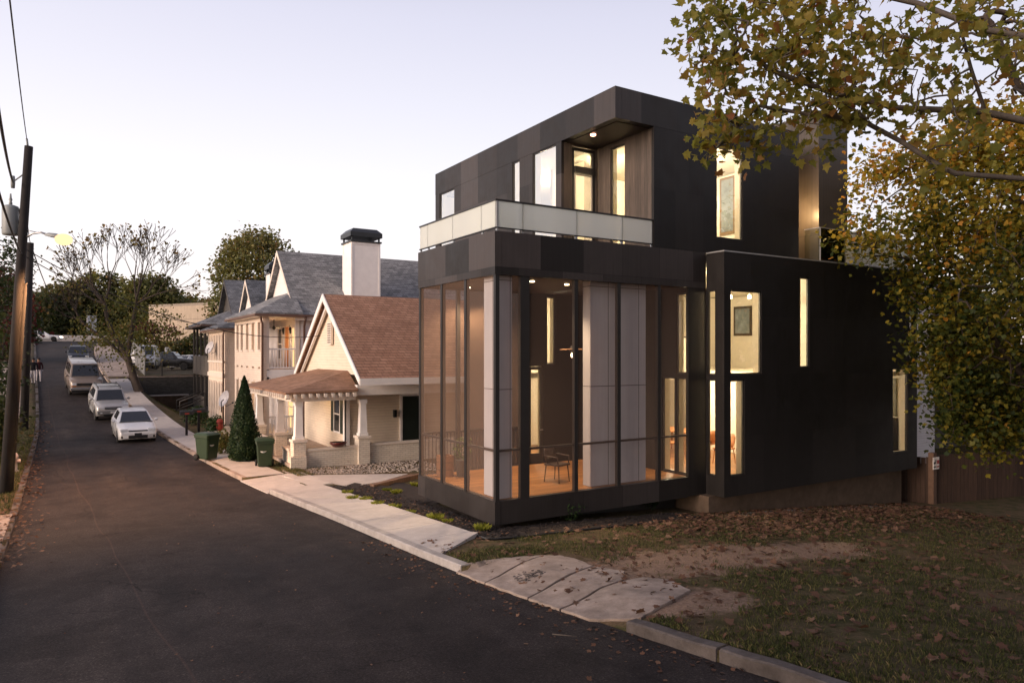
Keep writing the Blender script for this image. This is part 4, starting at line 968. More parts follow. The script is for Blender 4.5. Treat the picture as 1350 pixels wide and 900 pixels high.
pointlight('balcony_light', (8.8,37.0,5.0), 10, (1,.6,.28), .1); pointlight('porch_lamp', (8.7,36.4,2.3), 14, (1,.62,.28), .1); pointlight('cottage_porch_lamp', (8.2,29.6,2.4), 16, (1,.62,.28), .1)

H3, P3 = porch_house('two_storey_house', 'narrow cream house with slate blue roof between grey and dark houses', 7.4, 9.4, 19, 43.5, 49.3, -.1, 2.9, 5.65, 8.76, M_SIDE_WHITE, M_ROOF_B, M_CREAMT, None, 6.7)
m = MB(); hol = []
for i in range(6): y0 = 43.85+i*.9; hol += [(y0,y0+.42,3.75,5.25),(y0,y0+.42,.8,2.4)]
m.wall('X', 7.4, .16, 43.5, 49.3, -.4, 5.48, hol); m.box(7.563,9.39,43.5,43.62,-.4,5.48); P3('porch_front', m, M_SIDE_PEACH)
m = MB(); m.box(7.33,7.396,43.45,49.3,2.75,3.0); m.box(7.34,7.396,43.45,49.3,3.62,3.72); P3('floor_band', m, M_CREAMT)
m = MB()
for i in range(6):
    y0 = 43.85+i*.9; m.box(7.35,7.397,y0-.13,y0-.02,3.1,5.3); m.box(7.35,7.397,y0+.44,y0+.55,3.1,5.3); m.box(7.35,7.397,y0-.14,y0-.02,.3,2.5); m.box(7.35,7.397,y0+.44,y0+.56,.3,2.5)
P3('pilaster', m, M_CREAMT)
chimney(H3, 9.9, 11.0, 43.3, 44.3, -.2, 8.9, M_WHITE)
m = MB(); m.tube([(7.3,43.2,5.5),(7.3,43.4,5.2),(7.3,43.43,0)],.05,8); P3('downspout', m, M_PIPE)

H4, P4 = porch_house('two_storey_house', 'weathered dark wooden house with open stacked porches and street steps', 7.5, 9.4, 19, 50.2, 57.3, -.1, 3.0, 6.1, 9.4, M_SIDE_DARK, M_ROOF_G, M_SIDE_DARK, None, 7.2)
for y in (50.35,52.0,53.8,55.6,57.1):
    for z0,z1 in ((.22,2.7),(3.0,5.9)): m = MB(); m.box(7.52,7.66,y-.07,y+.07,z0,z1); P4('porch_post', m, M_SIDE_DARK)
m = MB(); m.box(7.52,7.6,50.3,57.2,2.68,3.02); P4('floor_band', m, M_SIDE_DARK)
m = MB(); m.wall('X',7.53,.06,50.42,57.0,3.02,4.0); m.wall('X',7.53,.06,52.1,57.0,.2,1.2); m.box(7.6,9.38,50.25,50.33,-.4,4.0); P4('parapet', m, M_SIDE_DARK)
for y in (51,53,55.5): shadeless_window(H4,'X',9.4,y,y+.7,3.8,5.4,-1,M_DARKW,M_SIDE_DARK)
m = MB()
for i in range(5): m.box(6.0+i*.3,6.3+i*.3-.002,51.9,53.4,-.3,.02+i*.06+.03)
for y in (51.85,53.45): m.tube([(6.0,y,0),(6.0,y,.95),(7.5,y,1.5)],.04,6); m.tube([(6.0,y,.5),(7.5,y,1.05)],.03,6)
P4('steps', m, M_SIDE_DARK)
chimney(H4, 12.0, 12.9, 50.0, 50.9, -.2, 9.3, M_SIDE_DARK)
# satellite dishes
def dish(loc, rz, label):
    t = thing('satellite_dish', label, 'satellite dish', loc, rz, 'satellite dishes'); m = MB()
    prof = [(r, .18*r*r/.16) for r in (0.02,.12,.22,.32,.4)]; n = 18; vs = []; 
    for r_, z_ in prof:
        for j in range(n): a = 2*math.pi*j/n; vs.append((z_-.05, r_*math.cos(a), .1+r_*math.sin(a)*1.0))
    fs = [(i*n+j,i*n+(j+1)%n,(i+1)*n+(j+1)%n,(i+1)*n+j) for i in range(4) for j in range(n)]+[tuple(range(n))]
    m.add(vs, fs, 0, True); m.add([(x+.015,y,z) for x,y,z in vs], [tuple(reversed(f)) for f in fs], 0, True)
    o = obj('reflector', m, pmat('dish_grey',(.45,.43,.44),.5), t); o.rotation_euler = (0,R(-20),0)
    m = MB(); m.tube([(.1,0,.1),(.22,0,0),(.22,0,-.5)],.025,6); m.tube([(0,0,-.25),(-.35,0,-.1)],.012,6); m.bbox(-.4,-.32,-.03,.03,-.12,-.05,.01); obj('mount', m, M_CAP, t); return t
p = onX(278,461,7.05); dish(p, R(200), 'grey satellite dish fixed high on the narrow cream house')
p = atD(297.5,529,34.0); dish(p, R(200), 'grey satellite dish on a low pole behind the cone tree')
# white house beyond the fence
nb = thing('neighbour_house', 'white sided house beyond the wooden fence behind yellow tree', 'house', (27.2,17.5,-1.2))
m = MB(); m.box(27.2,33.6,17.5,24,-1.8,7.0); obj('wall', m, M_SIDE_WHITE, nb, True)
r = MB(); slab(r,[(26.8,17.0,7.0),(34,17.0,7.0),(34,20.75,9.6),(26.8,20.75,9.6)]); slab(r,[(26.8,20.75,9.6),(34,20.75,9.6),(34,24.4,7.0),(26.8,24.4,7.0)]); obj('roof', r, M_ROOF_G, nb, True, fixn=True)
shadeless_window(nb,'Y',17.5,29.5,30.4,2.0,3.6,-1,M_DARKW,M_WHITE)
m = MB(); m.box(28.2,30.6,17.3,17.49,.9,1.6); obj('porch_rail', m, M_SIDE_DARK, nb, True)
sh = thing('garage', 'dark sided garage with two lit lamps seen through leaves', 'garage', (34.5,19.0,-1.2))
m = MB(); m.box(34.5,44,19.0,25,-1.8,5.6); obj('wall', m, M_SIDE_DARK, sh, True); m = MB(); slab(m,[(34.2,18.5,5.6),(44.4,18.5,5.6),(44.4,22,7.6),(34.2,22,7.6)]); slab(m,[(34.2,22,7.6),(44.4,22,7.6),(44.4,25.5,5.6),(34.2,25.5,5.6)]); obj('roof', m, M_ROOF_B, sh, True, fixn=True)
for px in (1287,1295): m = MB(); m.ball(onY(px,480,18.9), .08); obj('wall_lamp', m, M_BULB, sh, True)
# ------------------------------------------------------------------ vehicles (local: +x is the front, z up)
M_TYRE = pmat('tyre_rubber', (.012,.012,.012), .85, .1); M_RIM = pmat('alloy_rim', (.45,.45,.46), .3, .1, metal=.8)
M_CGLASS = pmat('car_glass', (.012,.015,.018), .04, .05, spec=.8); M_BLACKP = pmat('black_trim_plastic', (.015,.015,.016), .5, .1)
M_LENS = pmat('headlight_lens', (.62,.64,.66), .08, .05, spec=.8); M_AMBER = pmat('amber_lens', (.5,.16,.02), .2, .05)
M_REDL = pmat('red_lens', (.35,.01,.01), .2, .05); M_PLATE = pmat('plate_dark', (.02,.02,.025), .5)
def paint(name, col, metal=0, rough=.35, coat=.4): return pmat(name, col, rough, .03, 1, metal=metal, coat=coat)
def car(name, label, cat, loc, rz, body, L, Wd, zb, stations, axles, wr, green, pillars, group='vehicles parked along the kerb', cladding=None, rack=False, rimm=M_RIM, ww=.2):
    """stations: (x, ztop, halfwidth); green: A,B,C,D (x,z) with half widths (belt, roof)"""
    t = thing(name, label, cat, loc, rz, group)
    xs = [s[0] for s in stations]
    fz = table([(s[0], s[1]) for s in sorted(stations)]); fw = table([(s[0], s[2]) for s in sorted(stations)])
    lin = lambda k: (lambda x: np.interp(x, [s[0] for s in sorted(stations)], [s[k] for s in sorted(stations)]))
    fz, fw = lin(1), lin(2); x0, x1 = min(xs), max(xs)
    X = set(np.round(np.linspace(x0, x1, 15), 3)) | set(xs); Ra = wr*1.16
    for a in axles: X |= set(np.round([a+Ra*q for q in (-1.001,-.97,-.85,-.6,-.3,0,.3,.6,.85,.97,1.001)], 3))
    X = sorted(q for q in X if x0 <= q <= x1); rings = []
    for x in X:
        zt, w = float(fz(x)), float(fw(x)); e = min(1, min(x-x0, x1-x)/.18); zl = zb+.07*(1-e)
        ar = zl
        for a in axles:
            if abs(x-a) < Ra: ar = max(ar, wr+math.sqrt(Ra*Ra-(x-a)**2)-.02)
        zm = max(ar+.02, zb+(zt-zb)*.52); zs = max(zm+.015, zt-.10)
        half = [(w*.80, zl), (w*.80, max(zl, ar-.01)), (w*.97, ar), (w, zm), (w*.985, zs), (w*.93, max(zt-.015, zs+.01)), (w*.55, zt+.012)]
        rings.append([(x, p[0], p[1]) for p in half]+[(x, -p[0], p[1]) for p in reversed(half)])
    m = MB(); m.loft(rings, 0, True); b = obj('body', m, body, t, fixn=True)
    A, B, C, D, wb, wt = green
    bm = bmesh.new(); q = lambda x, y, z: bm.verts.new((x, y, z)); vs = {}
    for s in (-1, 1):
        for n_, p, w in (('A',A,wb),('B',B,wt),('C',C,wt),('D',D,wb)): vs[n_, s] = q(p[0], s*w, p[1])
    M1 = q((B[0]*.65+C[0]*.35), 0, max(B[1],C[1])+.035)
    F = bm.faces.new
    F((vs['A',1],vs['A',-1],vs['B',-1],vs['B',1])); F((vs['C',1],vs['C',-1],vs['D',-1],vs['D',1]))
    for s in (-1,1): F((vs['A',s],vs['B',s],vs['C',s],vs['D',s]))
    F((vs['B',1],vs['B',-1],M1)); F((vs['B',-1],vs['C',-1],M1)); F((vs['C',-1],vs['C',1],M1)); F((vs['C',1],vs['B',1],M1))
    bmesh.ops.recalc_face_normals(bm, faces=bm.faces[:])
    ed_ = [e for e in bm.edges if len(e.link_faces) == 2 and M1 not in e.verts]
    bmesh.ops.bevel(bm, geom=ed_, offset=.055, segments=3, affect='EDGES', profile=.5)
    m = MB(); m.bm(bm, 0, True); obj('roof', m, body, t)
    V = lambda p, s, w: Vector((p[0], s*w, p[1]))
    def patch(nm, c, lo=.07, hi=.93, off=.012, u0=.05, u1=.95):
        a, b_, c_, d = c; P = lambda u, v: (a*(1-u)+b_*u)*(1-v)+(d*(1-u)+c_*u)*v
        n = (b_-a).cross(d-a).normalized()
        if n.dot((a+b_+c_+d)/4 - Vector(((A[0]+D[0])/2,0,A[1]-.2))) < 0: n = -n
        pts = [P(u0,lo)+n*off, P(u1,lo)+n*off, P(u1,hi)+n*off, P(u0,hi)+n*off]
        m = MB(); m.prism([p[:] for p in pts], (-n*.02)[:]); return obj(nm, m, M_CGLASS, t, fixn=True)
    patch('windscreen', (V(A,1,wb),V(A,-1,wb),V(B,-1,wt),V(B,1,wt)), .06, .92, .012, .06, .94)
    patch('rear_window', (V(D,1,wb),V(D,-1,wb),V(C,-1,wt),V(C,1,wt)), .12, .88, .012, .1, .9)
    for s in (-1,1):
        for (a0, a1) in pillars:     # fractions along belt (A->D)
            lo = lambda u: V(A,s,wb).lerp(V(D,s,wb), u)
            def up(u):
                x = lerp(A[0], D[0], u); x = min(B[0]-.02, max(C[0]+.02, x)); return Vector((x, s*wt, B[1] if x > C[0] else C[1]))
            patch('side_window', (lo(a0),lo(a1),up(a1),up(a0)), .09, .86, .012, .04, .96)
        m = MB(); m.ball((A[0]-.28, s*(wb+.16), A[1]+.07), .10, 8, 6, 0, .55, 1, .75); m.tube([(A[0]-.26,s*(wb),A[1]+.02),(A[0]-.26,s*(wb+.1),A[1]+.05)],.02,6); obj('mirror', m, body, t)
    for a in axles:
        for s in (-1,1):
            w0 = float(fw(a)); y1 = s*(w0-.015); y0 = s*(w0-ww)
            prof = [(wr*.60,y0),(wr*.93,y0),(wr,y0+s*.03),(wr,y1-s*.04),(wr*.93,y1),(wr*.64,y1-s*.005)]
            def rings_(pr, n=20): return [[(a+r*math.cos(2*math.pi*j/n), y, wr+r*math.sin(2*math.pi*j/n)) for j in range(n)] for r, y in pr]
            m = MB(); m.loft(rings_(prof), 0, True); w_ = obj('wheel', m, M_TYRE, t, fixn=True)
            m = MB(); m.loft(rings_([(wr*.64,y1-s*.012),(wr*.58,y1-s*.035),(wr*.2,y1-s*.02),(wr*.12,y1-s*.012)]), 0, True)
            obj('rim', m, rimm, w_, fixn=True)
            m = MB()
            for j in range(5):
                an = 2*math.pi*j/5+.63; c_, s_ = math.cos(an)*wr, math.sin(an)*wr; d_ = math.cos(an+.28), math.sin(an+.28); e_ = math.cos(an-.28), math.sin(an-.28)
                m.prism([(a+e_[0]*wr*.25,y1-s*.02,wr+e_[1]*wr*.25),(a+math.cos(an-.1)*wr*.56,y1-s*.026,wr+math.sin(an-.1)*wr*.56),(a+math.cos(an+.1)*wr*.56,y1-s*.026,wr+math.sin(an+.1)*wr*.56),(a+d_[0]*wr*.25,y1-s*.02,wr+d_[1]*wr*.25)], (0,-s*.004,0))
            obj('wheel_opening', m, M_BLACKP, w_, fixn=True)
    m = MB(); m.bbox(A[0]-.01, A[0]+.06, -wb*.92, wb*.92, A[1]+.005, A[1]+.03, .008); obj('cowl', m, M_BLACKP, t)
    for s in (-1,1):
        m = MB(); ws = float(fw((axles[0]+axles[1])/2)); zt_ = float(fz(0))-.06
        for xx in (axles[0]-Ra-.06, (A[0]+D[0])/2+.15, axles[1]+Ra*.6): m.box(xx-.006, xx+.006, s*ws-.004, s*ws+.004, zb+.16, zt_)
        m.box(axles[1]+Ra*.6, axles[0]-Ra-.06, s*ws-.004, s*ws+.004, zb+.15, zb+.162); obj('door_seam', m, M_BLACKP, t)
        for xx in ((A[0]+D[0])/2+.30, axles[1]+Ra*.6+.22): m = MB(); m.bbox(xx-.08, xx+.08, s*(ws-.005)-.012, s*(ws-.005)+.012, zt_-.10, zt_-.07, .006); obj('door_handle', m, body, t)
    if rack:
        m = MB()
        for s in (-1,1): m.tube([(B[0]-.1,s*wt*.86,B[1]+.01),(B[0]-.18,s*wt*.86,B[1]+.09),(C[0]+.25,s*wt*.86,C[1]+.09),(C[0]+.15,s*wt*.86,C[1]+.01)],.022,6)
        for x in (B[0]-.5, C[0]+.6): m.tube([(x,-wt*.86,B[1]+.09),(x,wt*.86,B[1]+.09)],.018,6)
        obj('roof_rack', m, M_BLACKP, t)
    if cladding:
        m = MB()
        for s in (-1,1): m = MB(); m.bbox(axles[1]+Ra, axles[0]-Ra, s*(max(s_[2] for s_ in stations)-.01) if s>0 else -(max(s_[2] for s_ in stations)+.02), s*(max(s_[2] for s_ in stations)+.02) if s>0 else -(max(s_[2] for s_ in stations)-.01), zb+.02, zb+.26, .008); obj('side_cladding', m, cladding, t)
    t['_'] = 0; del t['_']
    return t
def bits(t, lst):
    for nm, mt, boxes in lst:
        if nm in ('headlight','fog_lamp','tail_lamp','indicator'):
            for bx_ in boxes: m = MB(); m.bbox(*bx_, .02); obj(nm, m, mt, t)
        else:
            m = MB()
            for bx_ in boxes: m.bbox(*bx_, .012)
            obj(nm, m, mt, t)
def mir(*b): return [b, (b[0],b[1],-b[3],-b[2],b[4],b[5])]
def place(X, Y, dz=.02): return (X, Y, ZR(Y)+dz)
def slope(Y): return math.atan((ZR(Y+1.3)-ZR(Y-1.3))/2.6)
WHITE = paint('white_car_paint',(.78,.78,.78)); SILVER = paint('silver_car_paint',(.38,.37,.36),.35); BEIGE = paint('beige_van_paint',(.23,.185,.155),.2); NAVY = paint('dark_blue_paint',(.010,.014,.022),.1,.5,.1); BLACKC = paint('black_car_paint',(.012,.012,.013))
# hatchback facing the camera
hb = car('parked_car','white hatchback nearest of the cars parked at the right kerb','car',place(2.42,38.4),R(-88),WHITE,4.2,1.76,.20,
  [(2.12,.62,.62),(2.06,.70,.76),(1.85,.78,.84),(1.2,.92,.88),(.75,.98,.88),(-1.6,1.0,.88),(-1.95,.96,.84),(-2.08,.80,.74)],(1.30,-1.28),.32,
  ((1.05,.95),(.30,1.44),(-1.35,1.46),(-1.98,.98),.80,.60),((.30,.52),(.535,.74)))
bits(hb,[('headlight',M_LENS,mir(1.86,2.12,.44,.77,.57,.735)),('grille',M_BLACKP,[(2.09,2.135,-.42,.42,.60,.665),(2.08,2.13,-.42,.42,.26,.42),(2.02,2.10,.50,.74,.28,.40),(2.02,2.10,-.74,-.50,.28,.40)]),('number_plate',M_PLATE,[(2.13,2.155,-.16,.16,.39,.53)]),('bumper',WHITE,[(1.98,2.14,-.74,.74,.43,.57)])])
# SUV
su = car('parked_car','silver four by four with roof rack parked behind the white hatchback','car',place(1.66,46.2),R(-86),SILVER,4.65,1.8,.34,
  [(2.30,.80,.66),(2.24,.90,.80),(2.0,1.0,.87),(1.1,1.08,.90),(.85,1.1,.90),(-2.1,1.1,.90),(-2.3,1.05,.82)],(1.42,-1.28),.38,
  ((.98,1.07),(.42,1.68),(-2.02,1.70),(-2.28,1.08),.83,.68),((.24,.46),(.475,.70),(.72,.93)),cladding=pmat('grey_cladding',(.20,.20,.20),.5),rack=True)
bits(su,[('headlight',M_LENS,mir(2.06,2.31,.46,.78,.74,.90)),('grille',M_BLACKP,[(2.28,2.325,-.42,.42,.76,.90),(2.26,2.36,-.5,.5,.38,.50)]),('bumper',pmat('grey_cladding',(.2,.2,.2)),[(2.12,2.40,-.82,.82,.50,.70)]),('fog_lamp',M_LENS,mir(2.37,2.41,.55,.68,.53,.62))])
bits(su,[('grille_bar',M_RIM,[(2.325,2.34,-.40,.40,.82,.85)]),('number_plate',pmat('plate_white',(.6,.6,.6)),[(2.40,2.415,-.15,.15,.54,.66)])])
# full size van
vn = car('parked_van','beige full size van parked third in the kerbside row','van',place(.52,54.6),R(-86),BEIGE,5.4,2.0,.32,
  [(2.62,.88,.80),(2.55,1.02,.92),(2.3,1.12,.98),(1.75,1.22,1.0),(1.5,1.25,1.0),(-2.6,1.25,1.0),(-2.7,1.15,.96)],(1.75,-1.55),.37,
  ((1.72,1.20),(1.05,2.02),(-2.55,2.05),(-2.68,1.25),.93,.78),((.14,.33),(.36,.62),(.65,.92)))
bits(vn,[('headlight',M_LENS,mir(2.5,2.68,.60,.86,.74,.90)),('indicator',M_AMBER,mir(2.54,2.66,.62,.88,.66,.725)),('grille',M_BLACKP,[(2.62,2.66,-.56,.56,.72,.90)]),('bumper',M_RIM,[(2.56,2.78,-.96,.96,.44,.60)]),('air_dam',M_BLACKP,[(2.5,2.68,-.9,.9,.30,.43)])])
# dark hatch
dh = car('parked_car','dark blue car farthest in the kerbside row before the hill top','car',place(.30,72.3),R(-89),NAVY,4.3,1.74,.22,
  [(2.1,.66,.62),(2.02,.74,.76),(1.8,.82,.84),(1.1,.95,.87),(-1.7,.98,.87),(-2.05,.9,.8)],(1.28,-1.3),.32,
  ((.95,.95),(.25,1.48),(-1.4,1.5),(-2.0,.98),.80,.62),((.28,.52),(.54,.76)))
bits(dh,[('headlight',M_LENS,mir(1.9,2.08,.5,.8,.62,.76)),('grille',M_BLACKP,[(2.06,2.12,-.4,.4,.30,.42)]),('grille_bar',M_RIM,[(2.07,2.13,-.36,.36,.58,.63)])])
# crossing car at the junction
q = atD(58, 452, 104.0)
cx_ = car('crossing_car','white saloon with lights on crossing the junction at the hill top','car',(q[0],117.5,ZR(118)+.08),R(-4),WHITE,4.7,1.8,.2,
  [(2.35,.60,.66),(2.25,.70,.80),(1.9,.80,.86),(1.0,.92,.89),(-1.9,.98,.88),(-2.3,.88,.78)],(1.42,-1.36),.33,
  ((.95,.92),(.2,1.42),(-1.1,1.44),(-1.85,.97),.78,.58),((.2,.5),(.52,.84)),group=None)
bits(cx_,[('headlight',emit('headlamp_lit',(1,.80,.62),14),mir(2.15,2.36,.5,.8,.56,.70)),('tail_lamp',M_REDL,mir(-2.32,-2.2,.5,.78,.66,.8))])
# lot : white van, black pickup, white car
def lot(px, py, t): p = atD(px, py, t); return (p[0], p[1], H(p[0], p[1])+.02)
wv = car('parked_van','white high roofed van standing in the walled parking lot','van',lot(192,490,63),R(-100),WHITE,5.2,1.95,.30,
  [(2.55,.85,.78),(2.48,1.0,.90),(2.2,1.12,.95),(1.6,1.22,.97),(-2.5,1.25,.97),(-2.6,1.1,.92)],(1.7,-1.5),.36,
  ((1.62,1.20),(.95,2.05),(-2.45,2.08),(-2.58,1.25),.90,.74),((.15,.34),),group='vehicles in the parking lot')
bits(wv,[('headlight',M_LENS,mir(2.46,2.58,.58,.82,.72,.86)),('grille',M_BLACKP,[(2.54,2.585,-.5,.5,.66,.88)]),('bumper',M_BLACKP,[(2.48,2.66,-.9,.9,.40,.56)])])
pk = car('parked_pickup','black pickup truck seen side on in the parking lot','pickup',lot(222,482,70),R(-25),BLACKC,5.4,1.9,.36,
  [(2.65,.9,.80),(2.5,1.02,.92),(1.4,1.12,.95),(-2.6,1.12,.95),(-2.7,1.05,.92)],(1.75,-1.6),.38,
  ((1.2,1.1),(.6,1.78),(-.5,1.78),(-.85,1.12),.86,.68),((.2,.5),(.53,.85)),group='vehicles in the parking lot')
wc = car('parked_car','white car half hidden beside the black pickup in the lot','car',lot(247,478,74),R(-140),WHITE,4.4,1.76,.2,
  [(2.2,.62,.64),(2.1,.72,.78),(1.8,.8,.85),(1.0,.93,.88),(-1.8,.98,.87),(-2.15,.85,.78)],(1.3,-1.3),.32,
  ((.98,.93),(.25,1.42),(-1.2,1.44),(-1.9,.97),.79,.60),((.25,.5),(.53,.78)),group='vehicles in the parking lot')
for c_, Y in ((hb,38.4),(su,46.2),(vn,54.6),(dh,72.3)): c_.rotation_euler.y = slope(Y); c_.scale = (.93,)*3
# ------------------------------------------------------------------ street furniture
M_POLE = pmat('utility_pole_wood', (.013,.010,.009), .9, .35, 3, .6, 30); M_CABLE = pmat('black_cable', (.03,.03,.032), .6, .1); M_TRANS = pmat('transformer_grey', (.26,.28,.28), .5, .1)
base = atD(6, 650, 21.0); zb_ = H(base[0], base[1]); top = atD(38, 193, 21.0)
up_ = thing('utility_pole', 'tall leaning wooden utility pole carrying the transformer and street lamp', 'utility pole', (base[0],base[1],zb_))
def pp(f): return (lerp(base[0],top[0],f), lerp(base[1],top[1],f), lerp(zb_-.4,top[2],f))
m = MB(); m.tube([pp(0),pp(.5),pp(1)],[.165,.135,.11],10); obj('pole', m, M_POLE, up_, True)
tx = atD(14,290,21.0); m = MB(); m.lathe([(.20,-.45),(.22,-.40),(.22,.34),(.20,.40),(.10,.44)],tx[0],tx[1],tx[2],14); tr_ = obj('transformer', m, M_TRANS, up_, True)
m = MB(); m.lathe([(.04,.44),(.05,.5),(.03,.55),(.05,.6),(.03,.65),(.02,.78)],tx[0],tx[1],tx[2],8); m.tube([(tx[0]+.2,tx[1],tx[2]+.2),pp(.86)],.03,6); m.tube([(tx[0]+.2,tx[1],tx[2]-.2),pp(.82)],.03,6); obj('bushing', m, M_TRANS, tr_, True)
c0 = atD(30,195,21.0); m = MB(); m.tube([(pp(.995)[0]-.02,pp(1)[1],pp(.995)[2]),(pp(1)[0]-.05,pp(1)[1],pp(1)[2]+.22)],.03,6); obj('insulator', m, M_TRANS, up_, True); m = MB(); a1 = atD(17,240,20.9); m.lathe([(.05,-.18),(.06,0),(.05,.18)],a1[0],a1[1],a1[2],8); m.tube([a1,pp(.93)],.02,6); obj('fuse', m, M_TRANS, up_, True); obj('conduit', MB().tube([(pp(.62)[0]+.15,pp(.6)[1]-.05,pp(.62)[2]),(base[0]+.17,base[1]-.05,zb_)],.05,6), M_POLE, up_, True)
lampp = atD(84,315,21.0)
sl_ = thing('street_lamp', 'lit street lamp on a thin arm from the leaning pole', 'street lamp', pp(.74))
m = MB(); p0 = Vector(pp(.74)); p1 = Vector(atD(62,309,21.0)); m.tube([p0, p0.lerp(p1,.4)+Vector((0,0,.12)), p0.lerp(p1,.75)+Vector((0,0,.10)), p1],.028,8); m.tube([Vector(pp(.77)), p0.lerp(p1,.6)+Vector((0,0,.12))],.012,6); obj('arm', m, M_ALU, sl_, True)
h0 = Vector(atD(60,310,21.0)); h1 = Vector(atD(80,313,21.0)); m = MB(); dr = (h1-h0); nrm = Vector((0,0,1)); sd = dr.cross(nrm).normalized()
rings = []
for f, w_, hh in ((0,.05,.05),(.25,.11,.09),(.7,.15,.10),(1.0,.12,.07),(1.15,.04,.03)):
    c_ = h0+dr*f; rings.append([tuple(c_+sd*w_*math.cos(a)+nrm*hh*max(-.35,math.sin(a))) for a in [2*math.pi*j/12 for j in range(12)]])
m.loft(rings); obj('lamp_housing', m, M_TRANS, sl_, True, fixn=True)
m = MB(); m.ball((lampp[0],lampp[1],lampp[2]-.02),.19,14,10,0,1.25,1.25,.9); obj('lamp_bowl', m, emit('sodium_lamp',(1,.60,.32),1.2), sl_, True)
pointlight('street_light', (lampp[0],lampp[1],lampp[2]-.4), 2600, (1,.50,.22), .25, 'SPOT', R(125))
b2 = atD(31,572,35.0); t2 = atD(40,320,35.0); zb2 = H(b2[0],b2[1])
u2 = tag(obj('utility_pole', MB().tube([(b2[0],b2[1],zb2-.4),(t2[0],t2[1],t2[2])],[.19,.15],10), M_POLE), 'shorter wooden utility pole with no lamp farther up the street', 'utility pole')
# cables
def cable(name, label, a, b, sag, r, n=14, grp='overhead cables'):
    a, b = Vector(a), Vector(b); pts = [a.lerp(b,i/n)-Vector((0,0,sag*4*(i/n)*(1-i/n))) for i in range(n+1)]
    tag(obj(name, MB().tube([p[:] for p in pts], r, 5), M_CABLE), label, 'cable', grp)
cable('overhead_cable','thin wire rising steeply from the pole top out of the picture', (pp(1)[0]-.05,pp(1)[1],pp(1)[2]+.2), atD(6,-60,8.0), .1, .012)
cable('overhead_cable','thick twisted cable sloping down past the fuse to the transformer', atD(-15,60,9.0), a1, .2, .03)
cable('overhead_cable','lower slanting cable passing in front of the transformer', atD(-20,190,10.0), pp(.70), .15, .025)
cable('overhead_cable','service wire drooping from the pole across the cottage gable', pp(.72), (8.6,28.9,4.9), .9, .014)
cable('overhead_cable','wire running on from the lamp pole to the bare pole', pp(.86), t2, .25, .016)
cable('overhead_cable','sagging wire leaving the bare pole towards the hill top trees', t2, atD(75,395,95.0), .8, .03)
cable('overhead_cable','second service wire reaching the grey roofed house', pp(.70), (7.2,34.6,5.6), .8, .014)
# hydrant
hx = hit(18,622); hy = thing('fire_hydrant','pale topped fire hydrant on the grassy left verge','hydrant',hx)
m = MB(); m.lathe([(.16,0),(.16,.05),(.11,.07),(.11,.45),(.14,.46),(.14,.5)],0,0,0,14); obj('barrel', m, pmat('hydrant_grey',(.22,.22,.23),.5), hy)
m = MB(); m.lathe([(.135,.502),(.14,.56),(.09,.66),(.03,.70),(.03,.76)],0,0,0,14); obj('bonnet', m, pmat('hydrant_white',(.62,.52,.50),.5), hy)
m = MB()
for dx, dy in ((1,0),(-1,0),(0,-1)): m.tube([(dx*.09,dy*.09,.38),(dx*.2,dy*.2,.38)],.065,10)
obj('nozzle', m, pmat('hydrant_white',(.6,.5,.5)), hy)
# wheelie bins
M_BIN = pmat('green_bin_plastic', (.012,.030,.010), .5, .15, 4)
def bin_(loc, rz, label):
    t = thing('wheelie_bin', label, 'bin', loc, rz, 'green wheelie bins'); m = MB()
    rg = lambda w,d,z,y0=0: [(-w,-d+y0,z),(-w+.04,-d-.03+y0,z),(w-.04,-d-.03+y0,z),(w,-d+y0,z),(w,d+y0,z),(w-.04,d+.02+y0,z),(-w+.04,d+.02+y0,z),(-w,d+y0,z)]
    m.loft([rg(.23,.25,.06),rg(.24,.27,.10),rg(.29,.33,.86,-.02),rg(.32,.36,.88,-.02),rg(.32,.36,.96,-.02)],0,False); obj('body', m, M_BIN, t, fixn=True)
    m = MB(); m.loft([rg(.335,.38,.962,-.02),rg(.335,.38,.99,-.02),rg(.25,.28,1.06,0),rg(.1,.12,1.075,0)],0,False); m.tube([(-.25,.38,.95),(-.25,.44,.98),(.25,.44,.98),(.25,.38,.95)],.018,6); obj('lid', m, pmat('green_bin_lid',(.015,.035,.012),.5,.1), t, fixn=True)
    m = MB(); m.lathe([(.13,0),(.13,.004)],0,0,0,20); lg = obj('badge', m, pmat('white_print',(.6,.62,.6),.6), t); lg.rotation_euler=(R(90-4),0,0); lg.location=(-.06,-.345,.68)
    m = MB(); m.lathe([(.075,0),(.075,.004)],0,0,0,16); lg2 = obj('badge_centre', m, M_BIN, lg); lg2.location=(0,0,.003)
    m = MB(); m.box(.07,.2,-.338,-.334,.66,.69); o = obj('printed_line', m, pmat('white_print',(.6,.62,.6)), t); o.rotation_euler=(R(-4),0,0)
    for s in (-1,1):
        m = MB(); n=14; m.loft([[(s*x_,.27+.12*math.cos(2*math.pi*j/n),.12+.12*math.sin(2*math.pi*j/n)) for j in range(n)] for x_ in (.25,.32)],0,True); obj('wheel', m, M_TYRE, t, fixn=True)
    return t
bin_(hit(349,615), R(-10), 'green wheelie bin with white badge right of the cone tree')
bin_(hit(273,606), R(30), 'green wheelie bin by the sidewalk left of the cone tree')
